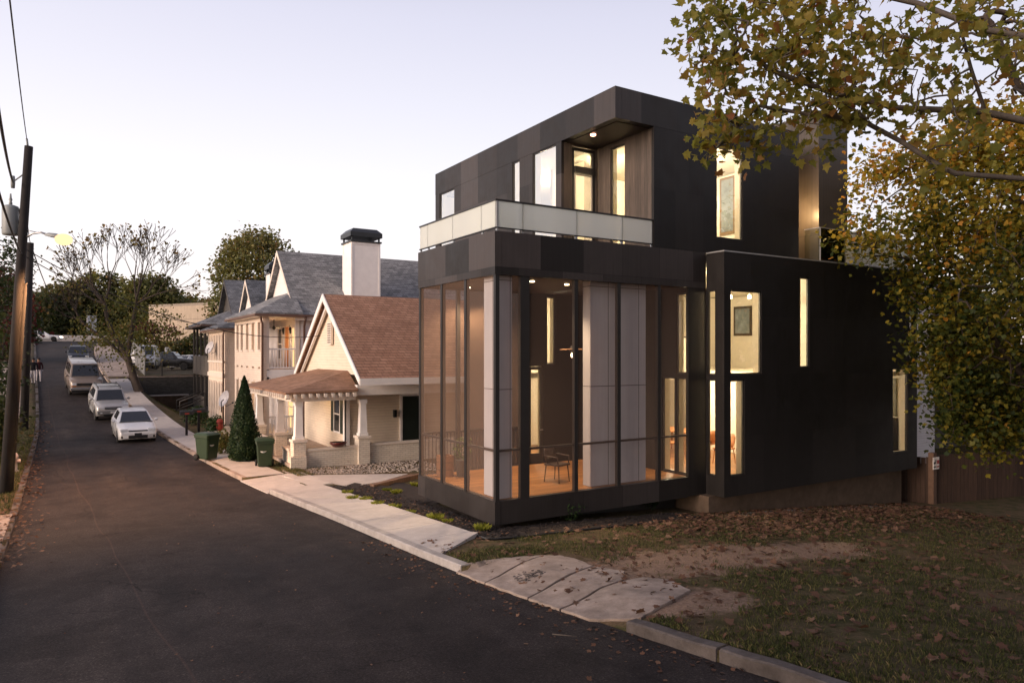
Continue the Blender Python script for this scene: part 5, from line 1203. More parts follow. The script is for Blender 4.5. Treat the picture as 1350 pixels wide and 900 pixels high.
# mailboxes
def mailbox(loc, rz, label):
    t = thing('mailbox', label, 'mailbox', loc, rz, 'kerbside mailboxes'); m = MB(); m.box(-.05,.05,-.05,.05,0,.98); obj('post', m, M_POLE, t)
    m = MB(); pr = [(-.3,-.09,1.0),(-.3,.09,1.0)]+[(-.3,.09*math.cos(a),1.13+.09*math.sin(a)) for a in [math.pi*j/8 for j in range(9)]]; m.prism(pr,(.6,0,0)); obj('box', m, M_BLACKP, t, fixn=True)
    m = MB(); m.box(-.1,.1,-.098,-.0945,1.03,1.10); obj('flag', m, pmat('red_flag',(.3,.03,.02)), t); return t
mailbox(hit(246,574), R(5), 'black mailbox on brown post nearest the sidewalk'); mailbox((hit(262,570)[0],hit(262,570)[1],hit(262,570)[2]), R(5), 'second black mailbox set back toward the narrow cream house')
# brick steps and red pot by the two storey house
st = thing('front_steps','low brick steps in front of the peach house','steps',(6.3,37.6,-.05)); m = MB(); m.box(-.5,.35,-.9,.9,-.2,.12); m.box(-.1,.95,-.9,.9,.121,.27); obj('treads', m, M_BRICKR, st); obj('cheek_wall', MB().box(-.55,.9,-1.12,-.903,-.2,.5), M_BRICKP, st); obj('cheek_wall', MB().box(-.55,.9,.903,1.12,-.2,.5), M_BRICKP, st)
rp = thing('flower_pot','small red glazed pot at the peach house steps','pot',(6.0,36.6,.45)); m = MB(); m.lathe([(.10,0),(.17,.15),(.15,.3),(.17,.33),(.13,.3)],0,0,0,14); obj('pot', m, pmat('red_pot',(.32,.05,.03),.4), rp); m = MB(); m.ball((0,0,.42),.16,9,7); obj('flowers', m, pmat('red_flowers',(.25,.04,.03),.9,.5,12,.8,20), rp)
# walls and fence of the parking lot
rw = thing('retaining_wall','grey concrete block wall holding up the parking lot','wall',(9,59.9,0)); m = MB(); m.box(3.3,30,59.75,60.05,-1,2.35); obj('blocks', m, brickmat('concrete_block',(.06,.058,.055),(.10,.096,.09),(.04,.04,.04)), rw, True); m = MB(); m.box(3.28,30,59.72,60.08,2.353,2.42); obj('coping', m, M_CONC_OLD, rw, True)
lw = thing('garden_wall','low stained concrete wall with pale cap below the lot','wall',(9,58.4,0)); m = MB(); m.box(3.6,7.3,58.3,58.5,-.6,1.0); obj('blocks', m, concrete_mat('dark_stained_concrete',(.10,.065,.045),.9), lw, True); m = MB(); m.box(3.55,7.35,58.25,58.55,1.003,1.09); obj('cap', m, M_CONC, lw, True)
fc = thing('chain_link_fence','black wire fence with posts on the parking lot wall','fence',(9,59.9,2.4)); M_FENCEB = pmat('black_fence_metal',(.015,.015,.016),.5)
for i in range(11): x = 3.5+i*2.2; m = MB(); m.tube([(x,59.9,2.4),(x,59.9,4.0)],.035,6); obj('post', m, M_FENCEB, fc, True)
m = MB(); m.tube([(3.5,59.9,3.95),(25.5,59.9,3.95)],.02,5)
for i in range(220):
    x = 3.5+i*.1; m.tube([(x,59.9,2.45),(x,59.9,3.94)],.004,3)
obj('mesh', m, M_FENCEB, fc, True)
cl = thing('street_fence','grey metal panel fence along the upper sidewalk','fence',(4.6,64,3)); M_GALV = pmat('galvanised_grey',(.16,.165,.17),.5)
for i in range(6):
    y = 61+i*2.6; x = KR(y)+2.7; z = ZR(y); m = MB(); m.tube([(x,y,z-.3),(x,y,z+2.3)],.04,6); obj('post', m, M_GALV, cl, True)
    if i < 5: m = MB(); y2 = y+2.6; x2 = KR(y2)+2.7; z2 = ZR(y2); m.prism([(x,y,z+.1),(x2,y2,z2+.1),(x2,y2,z2+2.0),(x,y,z+2.0)],(.03,0,0)); obj('panel', m, M_GALV, cl, True)
# warehouse, booth, banner, far wall
wh = thing('warehouse','long beige flat roofed warehouse beyond the parking lot','warehouse',atD(232,455,105)); p0 = Vector(atD(196,470,105)); p1 = Vector(atD(300,470,98)); dv = (p1-p0); dv.z = 0; nn = Vector((-dv.y,dv.x,0)).normalized()*14; zt_ = CZ+60*105/FP
m = MB(); a_ = (p0.x,p0.y,2); b_ = (p1.x,p1.y,2); m.prism([a_,b_,(b_[0]+nn.x,b_[1]+nn.y,2),(a_[0]+nn.x,a_[1]+nn.y,2)],(0,0,zt_-2)); obj('wall', m, panelmat('beige_cladding',(.34,.27,.20),(.40,.32,.24),3.0,9,.03,.7,0,(.2,.16,.12)), wh, True, fixn=True)
m = MB(); m.prism([(p[0],p[1],zt_+.003) for p in (a_,b_,(b_[0]+nn.x,b_[1]+nn.y),(a_[0]+nn.x,a_[1]+nn.y))],(0,0,.35)); obj('parapet', m, pmat('beige_parapet',(.22,.18,.14)), wh, True, fixn=True)
m = MB(); u = dv.normalized(); o_ = -nn.normalized()*.06
for f in (.62,.78): c_ = p0+dv*f; q0 = c_-u*.9+o_; q1 = c_+u*.9+o_; m.prism([(q0.x,q0.y,5.2),(q1.x,q1.y,5.2),(q1.x,q1.y,6.6),(q0.x,q0.y,6.6)],(-o_.x*.9,-o_.y*.9,0))
obj('window', m, M_DARKW, wh, True)
kb_ = atD(249,452,92); bo = thing('kiosk','small white kiosk with yellow lit front near the warehouse','kiosk',(kb_[0],kb_[1],2.5)); m = MB(); m.box(-1.1,1.1,-1,1,0,3.0); obj('wall', m, M_WHITE, bo); m = MB(); m.box(-1.3,1.3,-1.2,1.2,3.003,3.2); obj('roof', m, M_WHITE, bo); m = MB(); m.box(-.2,1.0,-1.03,-1.003,.9,2.6); obj('lit_panel', m, emit('yellow_sign_panel',(.75,.62,.10),.7), bo)
for k_ in (bo,): k_.rotation_euler.z = R(25)
bn = thing('banner_sign','white cloth banner on a pole by the upper sidewalk','banner',(*atD(121,455,80)[:2],ZR(88))); bn.rotation_euler.z = R(30)
m = MB(); m.tube([(0,0,-.3),(0,0,3.9)],.06,6); obj('pole', m, M_GALV, bn); m = MB(); m.bbox(-.55,.55,-.03,.03,2.2,3.9,.01); obj('panel', m, pmat('white_banner',(.62,.62,.64),.7,.25,2), bn)
yp = thing('small_sign','small white sign on a thin post in the lot','sign',(*atD(221,478,78)[:2],2.5)); m = MB(); m.tube([(0,0,0),(0,0,2.2)],.03,6); obj('post', m, M_GALV, yp); m = MB(); m.bbox(-.3,.3,-.02,.02,1.4,2.3,.008); obj('panel', m, M_WHITE, yp); yp.rotation_euler.z=R(25)
fw_ = tag(obj('far_wall', MB().box(-40,8,123.5,123.8,ZR(124)-.5,ZR(124)+1.1), pmat('pale_wall',(.50,.46,.43),.8)), 'long low pale wall along the far side of the junction', 'wall')
# wooden fence right of the dark house
M_FENCE = woodmat('fence_boards',(.070,.040,.027),3,.145,.25,.85)
def fence(name,label,a,b,h,step=1):
    t = thing(name,label,'fence',(a[0],a[1],H(a[0],a[1]))); d = Vector((b[0]-a[0],b[1]-a[1],0)); L_ = d.length; d.normalize(); n_ = Vector((-d.y,d.x,0)); m = MB(); k = int(L_/.145)
    for i in range(k):
        x,y = a[0]+d.x*i*.145, a[1]+d.y*i*.145; z = H(x,y); hh = z+h+random.uniform(-.015,.015); w_ = d*.138
        m.prism([(x,y,z-.2),(x+w_.x,y+w_.y,z-.2),(x+w_.x,y+w_.y,hh),(x,y,hh)],(n_.x*.02,n_.y*.02,0))
    obj('boards', m, M_FENCE, t, True); m = MB()
    for zz in (.3,h-.25): m.tube([(a[0]+n_.x*.06,a[1]+n_.y*.06,H(*a)+zz),(b[0]+n_.x*.06,b[1]+n_.y*.06,H(*b)+zz)],.035,4)
    obj('rail', m, M_FENCE, t, True); return t
fp0 = atD(1228,658,23.6)[:2]; fp1 = atD(1400,655,25.6)[:2]; fp2 = atD(1182,655,24.2)[:2]
f1 = fence('wooden_fence','long brown board fence running right from the signed post',fp0,fp1,1.62); f2 = fence('wooden_fence','short shaded board fence between dark house and signed post',fp2,fp0,1.55)
m = MB(); z0 = H(*fp0); m.bbox(fp0[0]-.10,fp0[0]+.10,fp0[1]-.12,fp0[1]+.06,z0-.2,z0+1.72,.01); tag(obj('fence_post', m, pmat('fence_post_wood',(.13,.075,.048),.85,.3,5)), 'thick pale brown post at the fence corner', 'post')
sg = thing('warning_sign','small white notice with dark and red print on the fence post','sign',(fp0[0],fp0[1]-.13,z0+1.38)); m = MB(); m.bbox(-.17,.02,-.02,.0,-.2,.2,.004); m2 = MB(); m2.bbox(.03,.2,-.02,.0,-.2,.2,.004); obj('panel', m, M_WHITE, sg); obj('panel', m2, M_WHITE, sg)
m = MB(); m.box(-.15,0,-.024,-.0205,-.13,-.09); m.box(-.15,-.05,-.024,-.0205,-.02,.05); m.box(-.04,0,-.024,-.0205,.0,.12); obj('print', m, M_BLACKP, sg); m = MB(); m.box(.05,.18,-.024,-.0205,-.02,.1); m.box(.05,.18,-.024,-.0205,-.14,-.09); obj('print', m, pmat('red_print',(.4,.06,.05)), sg)
# ------------------------------------------------------------------ two walkers
def person(label, loc, rz, coat, legs, bag=None, s=1.0):
    """one continuous skinned figure, walking; faces +y locally"""
    J = {'hip':(0,0,.93),'belly':(0,.01,1.08),'chest':(0,.01,1.30),'neck':(0,.01,1.46),'jaw':(0,.03,1.53),'head':(0,.03,1.63),'crown':(0,.015,1.71),
     'hl':(-.09,0,.90),'kl':(-.10,.17,.50),'al':(-.10,.14,.09),'tl':(-.10,.28,.03),'hr':(.09,0,.90),'kr':(.10,-.02,.49),'ar':(.10,-.26,.12),'tr':(.10,-.16,.03),
     'sl':(-.18,0,1.40),'el':(-.24,-.10,1.14),'wl':(-.24,-.02,.90),'fl':(-.24,.02,.80),'sr':(.18,0,1.40),'er':(.24,.06,1.13),'wr':(.25,.17,.91),'fr':(.25,.19,.81)}
    RD = {'hip':.14,'belly':.13,'chest':.15,'neck':.06,'jaw':.075,'head':.095,'crown':.06,'hl':.095,'kl':.062,'al':.045,'tl':.035,'hr':.095,'kr':.062,'ar':.045,'tr':.035,'sl':.065,'el':.045,'wl':.034,'fl':.032,'sr':.065,'er':.045,'wr':.034,'fr':.032}
    E = [('hip','belly'),('belly','chest'),('chest','neck'),('neck','jaw'),('jaw','head'),('head','crown'),('hip','hl'),('hl','kl'),('kl','al'),('al','tl'),('hip','hr'),('hr','kr'),('kr','ar'),('ar','tr'),('chest','sl'),('sl','el'),('el','wl'),('wl','fl'),('chest','sr'),('sr','er'),('er','wr'),('wr','fr')]
    ks = list(J); me = bpy.data.meshes.new('person'); me.from_pydata([J[k] for k in ks], [(ks.index(a),ks.index(b)) for a,b in E], [])
    o = bpy.data.objects.new('person', me); COL.objects.link(o); WLOC[o.name] = Vector(loc)
    md = o.modifiers.new('skin','SKIN'); sv = me.skin_vertices[0].data
    for i,k in enumerate(ks): sv[i].radius = (RD[k],RD[k]*(.75 if k in('hip','belly','chest') else 1)); sv[i].use_root = (k == 'hip')
    o.modifiers.new('sub','SUBSURF').levels = 1; o.modifiers['sub'].render_levels = 2; md.use_smooth_shade = True
    t = NT('clothes_'+str(len(bpy.data.objects))); sp_ = t.n('ShaderNodeSeparateXYZ'); t.l(t.co(), sp_.inputs[0])
    c_ = t.ramp(t.math('DIVIDE', sp_.outputs[2], 1.8), [(0,(.03,.03,.03)),(.05,legs),(.505,coat),(.815,(.34,.20,.14)),(.90,(.02,.014,.01))], 'CONSTANT'); t.bsdf(c_, .85, 0, .2)
    me.materials.append(t.mat); o.location = loc; o.rotation_euler = (0,0,rz); o.scale = (s,s,s)
    tag(o, label, 'person', 'people walking in the road')
    m = MB(); m.ball((0,0,1.665),.112,12,8,0,.95,1.0,.75); m.ball((0,-.05,1.58),.09,10,8,0,1,.7,1.1); h_ = obj('hair', m, pmat('dark_hair',(.015,.01,.008),.7), o)
    m = MB(); m.ball((-.035,.125,1.645),.011,6,5); m.ball((.035,.125,1.645),.011,6,5); m.ball((0,.135,1.615),.016,6,5); obj('face', m, pmat('face_dark',(.10,.05,.035)), o)
    return o
pq = hit(44,506); pr_ = hit(51,504)
person('walker in dark coat and pale trousers carrying a white bag', pq, R(175), (.012,.012,.016), (.42,.40,.42)); person('walker in dark red top and light trousers beside the other', pr_, R(185), (.05,.015,.018), (.45,.42,.44), s=.97)
bg_ = thing('shopping_bag','white carrier bag hanging from the walker nearer the pole','bag',(pq[0]-.28,pq[1],pq[2]+.42)); m = MB(); m.loft([[(-.13,-.07,0),(.13,-.07,0),(.13,.07,0),(-.13,.07,0)],[(-.17,-.09,.15),(.17,-.09,.15),(.17,.09,.15),(-.17,.09,.15)],[(-.1,-.03,.34),(.1,-.03,.34),(.1,.03,.34),(-.1,.03,.34)]],0,True); obj('sack', m, pmat('white_bag',(.75,.75,.78)), bg_); m = MB(); m.tube([(-.06,0,.33),(0,0,.46),(.06,0,.33)],.012,5); obj('handle', m, pmat('white_bag',(.75,.75,.78)), bg_)
# ------------------------------------------------------------------ vegetation
M_BARK = pmat('dark_bark', (.060,.045,.035), .95, .4, 4, .8, 18); M_BARKP = pmat('pale_mottled_bark', (.105,.085,.068), .9, .45, 3, .6, 14)
SYC = [(0,(.11,.125,.03)),(.35,(.25,.24,.056)),(.62,(.36,.28,.066)),(.82,(.36,.20,.062)),(1,(.28,.11,.05))]
MAP = [(0,(.022,.040,.010)),(.35,(.085,.10,.016)),(.65,(.23,.19,.024)),(.88,(.36,.25,.028)),(1,(.38,.18,.024))]
OLV = [(0,(.04,.058,.014)),(.5,(.10,.11,.026)),(.85,(.17,.145,.035)),(1,(.18,.10,.035))]
DRK = [(0,(.018,.034,.011)),(.6,(.050,.068,.020)),(.9,(.09,.085,.028)),(1,(.12,.085,.028))]
BRN = [(0,(.075,.034,.022)),(.5,(.13,.066,.040)),(1,(.21,.125,.08))]
RED = [(0,(.05,.010,.010)),(.6,(.11,.018,.016)),(1,(.15,.05,.02))]
M_SYC = leafmat('sycamore_leaves', SYC, .55); M_MAP = leafmat('yellow_maple_leaves', MAP, .4); M_OLV = leafmat('olive_leaves', OLV, .3); M_DRK = leafmat('dark_leaves', DRK, .3)
FAR = [(0,(.07,.085,.028)),(.5,(.15,.155,.055)),(.85,(.23,.20,.075)),(1,(.24,.15,.06))]; M_FAR = leafmat('bloom_pale_olive_leaves', FAR, .35)  # olive leaves lightened: sky bloom over distant crowns put into the colour
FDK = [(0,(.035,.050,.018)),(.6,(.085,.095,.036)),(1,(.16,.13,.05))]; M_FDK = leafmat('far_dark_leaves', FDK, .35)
M_LITTER = leafmat('dry_leaves', BRN, .15, .8); M_RED = leafmat('red_leaves', RED, .3)
LOBED = [(0,-.5),(.10,-.40),(.42,-.42),(.34,-.16),(.52,.06),(.26,.10),(.20,.24),(0,.58),(-.20,.24),(-.26,.10),(-.52,.06),(-.34,-.16),(-.42,-.42),(-.10,-.40)]
MAPLE = [(0,-.5),(.38,-.30),(.50,.08),(.22,.14),(0,.55),(-.22,.14),(-.50,.08),(-.38,-.30)]
OVAL = [(0,-.5),(.26,-.05),(0,.5),(-.26,-.05)]
TRIO = [(0,-.5),(.5,-.15),(.22,.12),(.05,.55),(-.3,.25),(-.48,-.1)]
def leaf(mb, tn, p, size, shape, up=.35, droop=.3, tint=None, fold=.18):
    n = Vector((random.gauss(0,1),random.gauss(0,1),random.gauss(0,1)+up*2)).normalized()
    d = Vector((random.gauss(0,1),random.gauss(0,1),random.gauss(0,1)-droop*2)); d = (d-n*d.dot(n)); 
    if d.length < 1e-4: d = n.orthogonal()
    d.normalize(); e = n.cross(d); s = size*random.uniform(.65,1.25); p = Vector(p)
    mb.add([(p+e*(x*s)+d*(y*s)+n*(abs(x)*fold*s))[:] for x, y in shape], [tuple(range(len(shape)))])
    tn.append(min(1, max(0, tint if tint is not None else random.random())))
def grow(limbs, attr, gap=.5, bend=.25):
    """limbs: list of (points, radius0, radius1) main limbs; attr: target tips -> list of tubes, tip directions"""
    pos = []; par = []; 
    for pts, r0, r1 in limbs:
        pts = [Vector(p) for p in pts]; prev = None
        if pos and (r0 < 0): prev = min(range(len(pos)), key=lambda i: (pos[i]-pts[0]).length)
        for a, b in zip(pts[:-1], pts[1:]):
            k = max(1, int((b-a).length/gap))
            for i in range(k):
                pos.append(a.lerp(b,i/k)); par.append(prev); prev = len(pos)-1
        pos.append(pts[-1]); par.append(prev)
    nmain = len(pos)
    A = [Vector(a) for a in attr]; P = np.array([p[:] for p in pos])
    order = sorted(range(len(A)), key=lambda i: np.min(np.sum((P-np.array(A[i][:]))**2,1)))
    buf = np.zeros((len(pos)+len(A)*40,3)); buf[:len(pos)] = P; cnt = len(pos); tips = []
    for i in order:
        a = np.array(A[i][:]); d2 = np.sum((buf[:cnt]-a)**2,1); j = int(np.argmin(d2)); L_ = math.sqrt(d2[j])
        k = max(2, int(L_/gap)); s0 = Vector(buf[j]); s1 = A[i]; prev = j
        off = Vector((random.gauss(0,1),random.gauss(0,1),random.gauss(0,.6)+.3))*L_*bend*.5
        for q in range(1,k+1):
            f = q/k; p = s0.lerp(s1,f)+off*(4*f*(1-f))*.5+Vector((random.gauss(0,1),random.gauss(0,1),random.gauss(0,1)))*.02
            if cnt >= len(buf): break
            buf[cnt] = p[:]; pos.append(p); par.append(prev); prev = cnt; cnt += 1
        tips.append((Vector(buf[cnt-1]), prev))
    return pos, par, tips, nmain
def wood(mb, pos, par, rt, rbase, expo=.42, nseg=5, minr=.004):
    n = len(pos); w = [0]*n; ch = [[] for _ in range(n)]
    for i in range(n):
        if par[i] is not None: ch[par[i]].append(i)
    for i in range(n-1,-1,-1):
        if not ch[i]: w[i] = max(w[i],1)
        if par[i] is not None: w[par[i]] += w[i]
    mx = max(w); rad = [max(minr, rbase*(w[i]/mx)**expo) for i in range(n)]
    done = set()
    for i in range(n):
        if par[i] is None or (par[i] in done and i not in done):
            chain = ([] if par[i] is None else [par[i]])+[i]; done.add(i); c = i
            while ch[c]:
                c = max(ch[c], key=lambda q: w[q]); chain.append(c); done.add(c)
            rr = [rad[q] for q in chain]
            if par[i] is not None: rr[0] = min(rr[0], rr[1]*1.3)
            if len(chain) > 1: mb.tube([pos[q][:] for q in chain], rr, nseg if max(rr) > .03 else 4, 0, False)
        done.add(i)
    return rad
def ell(c, r, n, shell=.0):
    out = []
    for _ in range(n):
        v = Vector((random.gauss(0,1),random.gauss(0,1),random.gauss(0,1))).normalized(); q = random.random()**(1/3)
        q = shell+(1-shell)*q; out.append((c[0]+v.x*q*r[0], c[1]+v.y*q*r[1], c[2]+v.z*q*r[2]))
    return out
def tree(name, label, base, limbs, attr, rbase, leafn, leafs, shape, lm, bm_, gap=.5, scatter=.3, tintf=None, expo=.42, along=0, group=None, up=.35, droop=.3, cat='tree'):
    t = thing(name, label, cat, base, 0, group)
    pos, par, tips, nm = grow(limbs, attr, gap); m = MB(); wood(m, pos, par, None, rbase, expo); obj('trunk', m, bm_, t, True)
    c = MB(); tn = []
    for p, j in tips:
        cl = random.gauss(0,.16)
        for k in range(np.random.poisson(leafn) if leafn < 30 else int(leafn*random.uniform(.6,1.4))):
            q = Vector((random.gauss(0,scatter),random.gauss(0,scatter),random.gauss(0,scatter*.8)))+p
            leaf(c, tn, q, leafs, shape, up, droop, (tintf(q) if tintf else .45)+cl+random.gauss(0,.17))
        i = par[j]
        for k in range(along):
            if i is None or i < nm: break
            if random.random() < .6: leaf(c, tn, pos[i]+Vector((random.gauss(0,.12),random.gauss(0,.12),random.gauss(0,.1)-.05)), leafs, shape, up, droop, (tintf(pos[i]) if tintf else .45)+cl+random.gauss(0,.17))
            i = par[i]
    obj('crown', c, lm, t, True, tint=tn); return t
def V3(px,py,t): return Vector(atD(px,py,t))
# big sycamore at the right, crown hanging over the lawn
random.seed(11); np.random.seed(11)
tb0 = (14.2,3.2,H(14.2,3.2)); fork = Vector((14.0,3.5,7.2))
limbs = [([tb0,(14.15,3.3,3.5),fork,(13.8,3.7,11),(13.4,4.2,14)],.3,.1),
 ([fork-Vector((0,0,1.2)),V3(1420,245,10.4),V3(1350,236,10.6),V3(1259,229,10.8),V3(1237,218,10.9),V3(1188,187,11.1),V3(1134,158,11.3),V3(1060,150,11.5)],-1,.05),
 ([V3(1237,218,10.9),V3(1200,240,10.7),V3(1162,268,10.5)],-1,.03),
 ([fork,V3(1400,170,10.2),V3(1294,147,10.6),V3(1181,142,11.2),V3(1090,120,11.5),V3(1010,90,11.7)],-1,.05),
 ([fork+Vector((0,0,1.5)),V3(1420,60,9.8),V3(1300,40,10.3),V3(1210,5,10.8),V3(1100,-20,11.3)],-1,.05),
 ([V3(1300,150,10.6),V3(1280,90,10.4),V3(1262,20,10.2)],-1,.03),
 ([V3(1060,150,11.5),V3(1000,140,11.6),V3(950,190,11.7)],-1,.03)]
def E(px,py,t,rx,ry,n,dep=1.2):
    out = []
    for _ in range(n):
        v = Vector((random.gauss(0,1),random.gauss(0,1),random.gauss(0,1))).normalized()*random.random()**(1/3); out.append(V3(px+v.x*rx,py+v.y*ry,t+v.z*dep))
    return out
att = E(1000,55,11.5,110,75,60)+E(1130,70,11.3,120,90,56)+E(945,25,11.6,48,45,16)+E(975,170,11.7,65,45,30,.6)+E(1060,165,11.5,70,40,16,.7)+E(1250,60,10.6,110,90,24)+E(1240,170,10.9,110,60,22)+E(940,110,11.6,34,35,12,.6)+E(1080,-60,11.2,230,70,60)+E(1330,-20,10.3,120,120,22)+E(1100,130,11.4,60,45,10,.6)
att += ell((13.5,3.0,12.5),(4.6,3.8,2.6),70)+ell((15.5,2.0,8.5),(3.6,3.0,2.4),50)
tree('sycamore_tree','big lobed-leaf autumn tree whose branches hang in from the upper right',tb0,limbs,att,.085,9.5,.145,LOBED,M_SYC,M_BARKP,.35,.20,lambda q: .42+.012*(q.x-8)+.10*(q.x>11.5),.40,4,None,.2,.35)
# bare twigs at the far right of the same tree belong to a leafless neighbour
bt = (16.5,5.5,H(16.5,5.5))
att = E(1325,70,13.5,70,75,60,1.2)
t_ = tree('bare_tree','nearly leafless dark twiggy tree at the upper right edge',bt,[([bt,(16.6,5.4,4),V3(1400,160,13.4),V3(1340,110,13.5),V3(1310,40,13.5)],.12,.03)],att,.09,.35,.15,LOBED,M_SYC,M_BARK,.3,.15,lambda q: .9,.5)
# yellow maple behind
random.seed(5); np.random.seed(5)
mb_ = (24.9,9.4,H(24.9,9.4)); mc = V3(1345,350,21.2)
att = [p for p in ell(mc,(3.7,3.6,4.8),640,.3)]
att += E(1146,312,20.2,40,34,15,1.0)+E(1160,225,20.4,30,36,14,1.0)+E(1262,520,20.6,34,58,45,1.0)+E(1245,430,20.6,22,55,26,1)+E(1310,560,20.8,40,40,45,1)+E(1222,310,20.4,36,58,26,1.2)+E(1260,200,20.6,60,45,30,1.2)
att = [p for p in att if not (Vector(p).y > 12.55)]
tree('maple_tree','dense yellow green autumn tree covering the right end of the dark house',mb_,[([mb_,(24.8,9.4,2.2),(24.2,9.5,5.5),(23.4,9.6,8.5)],.25,.08),([(24.7,9.4,2.4),(22.6,9.7,4.0),(20.8,10.0,5.6)],-1,.05),([(24.8,9.4,3),(26,9.4,5),(27,9,7)],-1,.05)],att,.17,50,.14,MAPLE,M_MAP,M_BARK,.5,.36,lambda q: .30+.055*(q.z-2.0)+.06*(math.sin(q.x*1.7)+math.sin(q.z*2.3+q.y)),.45,2,None,.5,.3)  # leaves yellow with height; darker low leaves also put unlit shade in colour
# unseen trees south and east of the lawn; left-bank ones added to block sun
random.seed(8); np.random.seed(8)
for lb,(x,y),r,zc,n in (('broad olive tree shading the lawn east of the picture',(26.5,3.5),4.6,7.0,230),('tall olive tree at the southern end of the lawn',(18.5,-4.5),5.2,8.0,260),('tall olive tree on the left bank behind the camera',(-7.5,2.0),4.8,7.5,300),('broad olive tree on the left bank farther south',(-8.5,-6.5),5.0,8.0,240)):
    z0 = H(x,y); tree('shade_tree',lb,(x,y,z0),[([(x,y,z0),(x+.2,y,z0+3),(x,y+.2,zc+z0)],.25,.1)],ell((x,y,zc+z0),(r,r,r*.95),n,.3),.24,30,.34,TRIO,M_OLV,M_BARK,.9,.75,None,.45,0,'trees shading the lawn')
# roadside tree with bare upper limbs
random.seed(21); np.random.seed(21)
def fan(mb, tips, p, d, L, r, depth, spread=.42, up=.12):
    n = 4; pts = [p]; rr = [r]; q = p; dd = d
    for i in range(n):
        dd = (dd+Vector((random.gauss(0,.09),random.gauss(0,.09),up*.5+random.gauss(0,.06)))).normalized(); q = q+dd*(L/n); pts.append(q); rr.append(lerp(r,r*.62,(i+1)/n))
    mb.tube([x[:] for x in pts], [max(.017,q_) for q_ in rr], 5 if r > .03 else 4, 0, False)
    if depth == 0: tips.append(q); return
    k = 2 if random.random() < .45 else 3
    a0 = random.uniform(0,6.28)
    for j in range(k):
        ax = dd.orthogonal().normalized(); ax.rotate(__import__('mathutils').Quaternion(dd, a0+j*6.283/k+random.gauss(0,.4)))
        ang = spread*random.uniform(.5,1.25) if j or k == 3 else spread*.4
        nd = (dd*math.cos(ang)+ax*math.sin(ang)).normalized()
        fan(mb, tips, pts[-1] if j < 2 else pts[3], nd, L*random.uniform(.66,.86), rr[-1]*(.82 if j == 0 else .62), depth-1, spread, up)
rb = atD(184,530,47.0); rb = (rb[0],rb[1],H(rb[0],rb[1])); T=47.0
t = thing('bare_tree','forked roadside tree with bare upper limbs and thin yellowish lower leaves','tree',rb)
m = MB(); tips = []
k1 = V3(168,470,T); k2 = V3(138,400,T); k3 = V3(180,400,T); k4 = V3(112,428,T)
m.tube([rb,V3(177,500,T)[:],k1[:]],[.30,.24,.20],8,0,False); m.tube([k1[:],V3(150,443,T)[:],V3(141,420,T)[:],k2[:]],[.19,.15,.13,.11],7,0,False); m.tube([k1[:],V3(174,432,T)[:],k3[:]],[.17,.14,.11],7,0,False); m.tube([V3(172,480,T)[:],V3(145,452,T)[:],k4[:]],[.12,.09,.06],6,0,False)
RT = Vector((CT,-ST,0)); U = Vector((0,0,1)); FW = Vector((ST,CT,0))
for k_, dirs in ((k2,((-.75,.55,.2),(-.35,.9,-.3),(.1,1,.2),(.35,.9,-.2),(-.9,.25,0))),(k3,((-.15,1,.3),(.3,.9,-.3),(.65,.65,.2),(.95,.3,-.1),(.1,.95,0))),(k4,((-.9,.35,.2),(-.5,.7,-.3)))):
    for a_,b_,c_ in dirs: fan(m, tips, k_, (RT*a_+U*b_+FW*c_).normalized(), 1.6 if k_ is not k4 else 1.0, .085, 4, .44, .10)
obj('trunk',m,M_BARK,t,True)
c = MB(); tn = []
for p in tips:
    if random.random() < .42:
        for k in range(random.randint(1,2)): leaf(c,tn,p+Vector((random.gauss(0,.1),random.gauss(0,.1),random.gauss(0,.1))),.21,TRIO,.2,.6,random.uniform(.85,1))
for p in E(165,430,T,62,42,500,3)+E(120,440,T,30,30,140,2)+E(215,440,T,30,40,170,2)+E(165,460,T,40,40,140,2):
    for k in range(3): leaf(c,tn,Vector(p)+Vector((random.gauss(0,.25),random.gauss(0,.25),random.gauss(0,.2))),.15,TRIO,.3,.3,random.gauss(.62,.18))
obj('crown',c,M_OLV,t,True,tint=tn)
# tree behind the house roofs
def clump_tree(name,label,c,r,n,ls,lm,group=None,base=None,seed=1,tint=.45,sc_=.5,trunkr=.3):
    random.seed(seed); np.random.seed(seed); z0 = base if base is not None else H(c[0],c[1])
    at = ell(c,r,n,.45); k = random.uniform(-.8,.8)
    at = [p for p in at if random.random() < .78+.4*math.sin(p[0]*1.3/r[0]*3+k)*math.sin(p[2]*1.7/r[2]*3)]
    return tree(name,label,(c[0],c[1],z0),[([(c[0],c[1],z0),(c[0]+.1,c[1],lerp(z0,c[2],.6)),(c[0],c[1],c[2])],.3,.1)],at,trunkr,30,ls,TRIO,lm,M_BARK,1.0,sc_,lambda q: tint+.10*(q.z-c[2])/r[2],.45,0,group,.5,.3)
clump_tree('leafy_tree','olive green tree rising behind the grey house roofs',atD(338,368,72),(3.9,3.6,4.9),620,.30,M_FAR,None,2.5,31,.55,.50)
clump_tree('leafy_tree','second small olive tree crown behind the slate blue roof',atD(303,420,66),(1.9,1.9,2.4),120,.28,M_FAR,None,2.5,32,.5,.4)
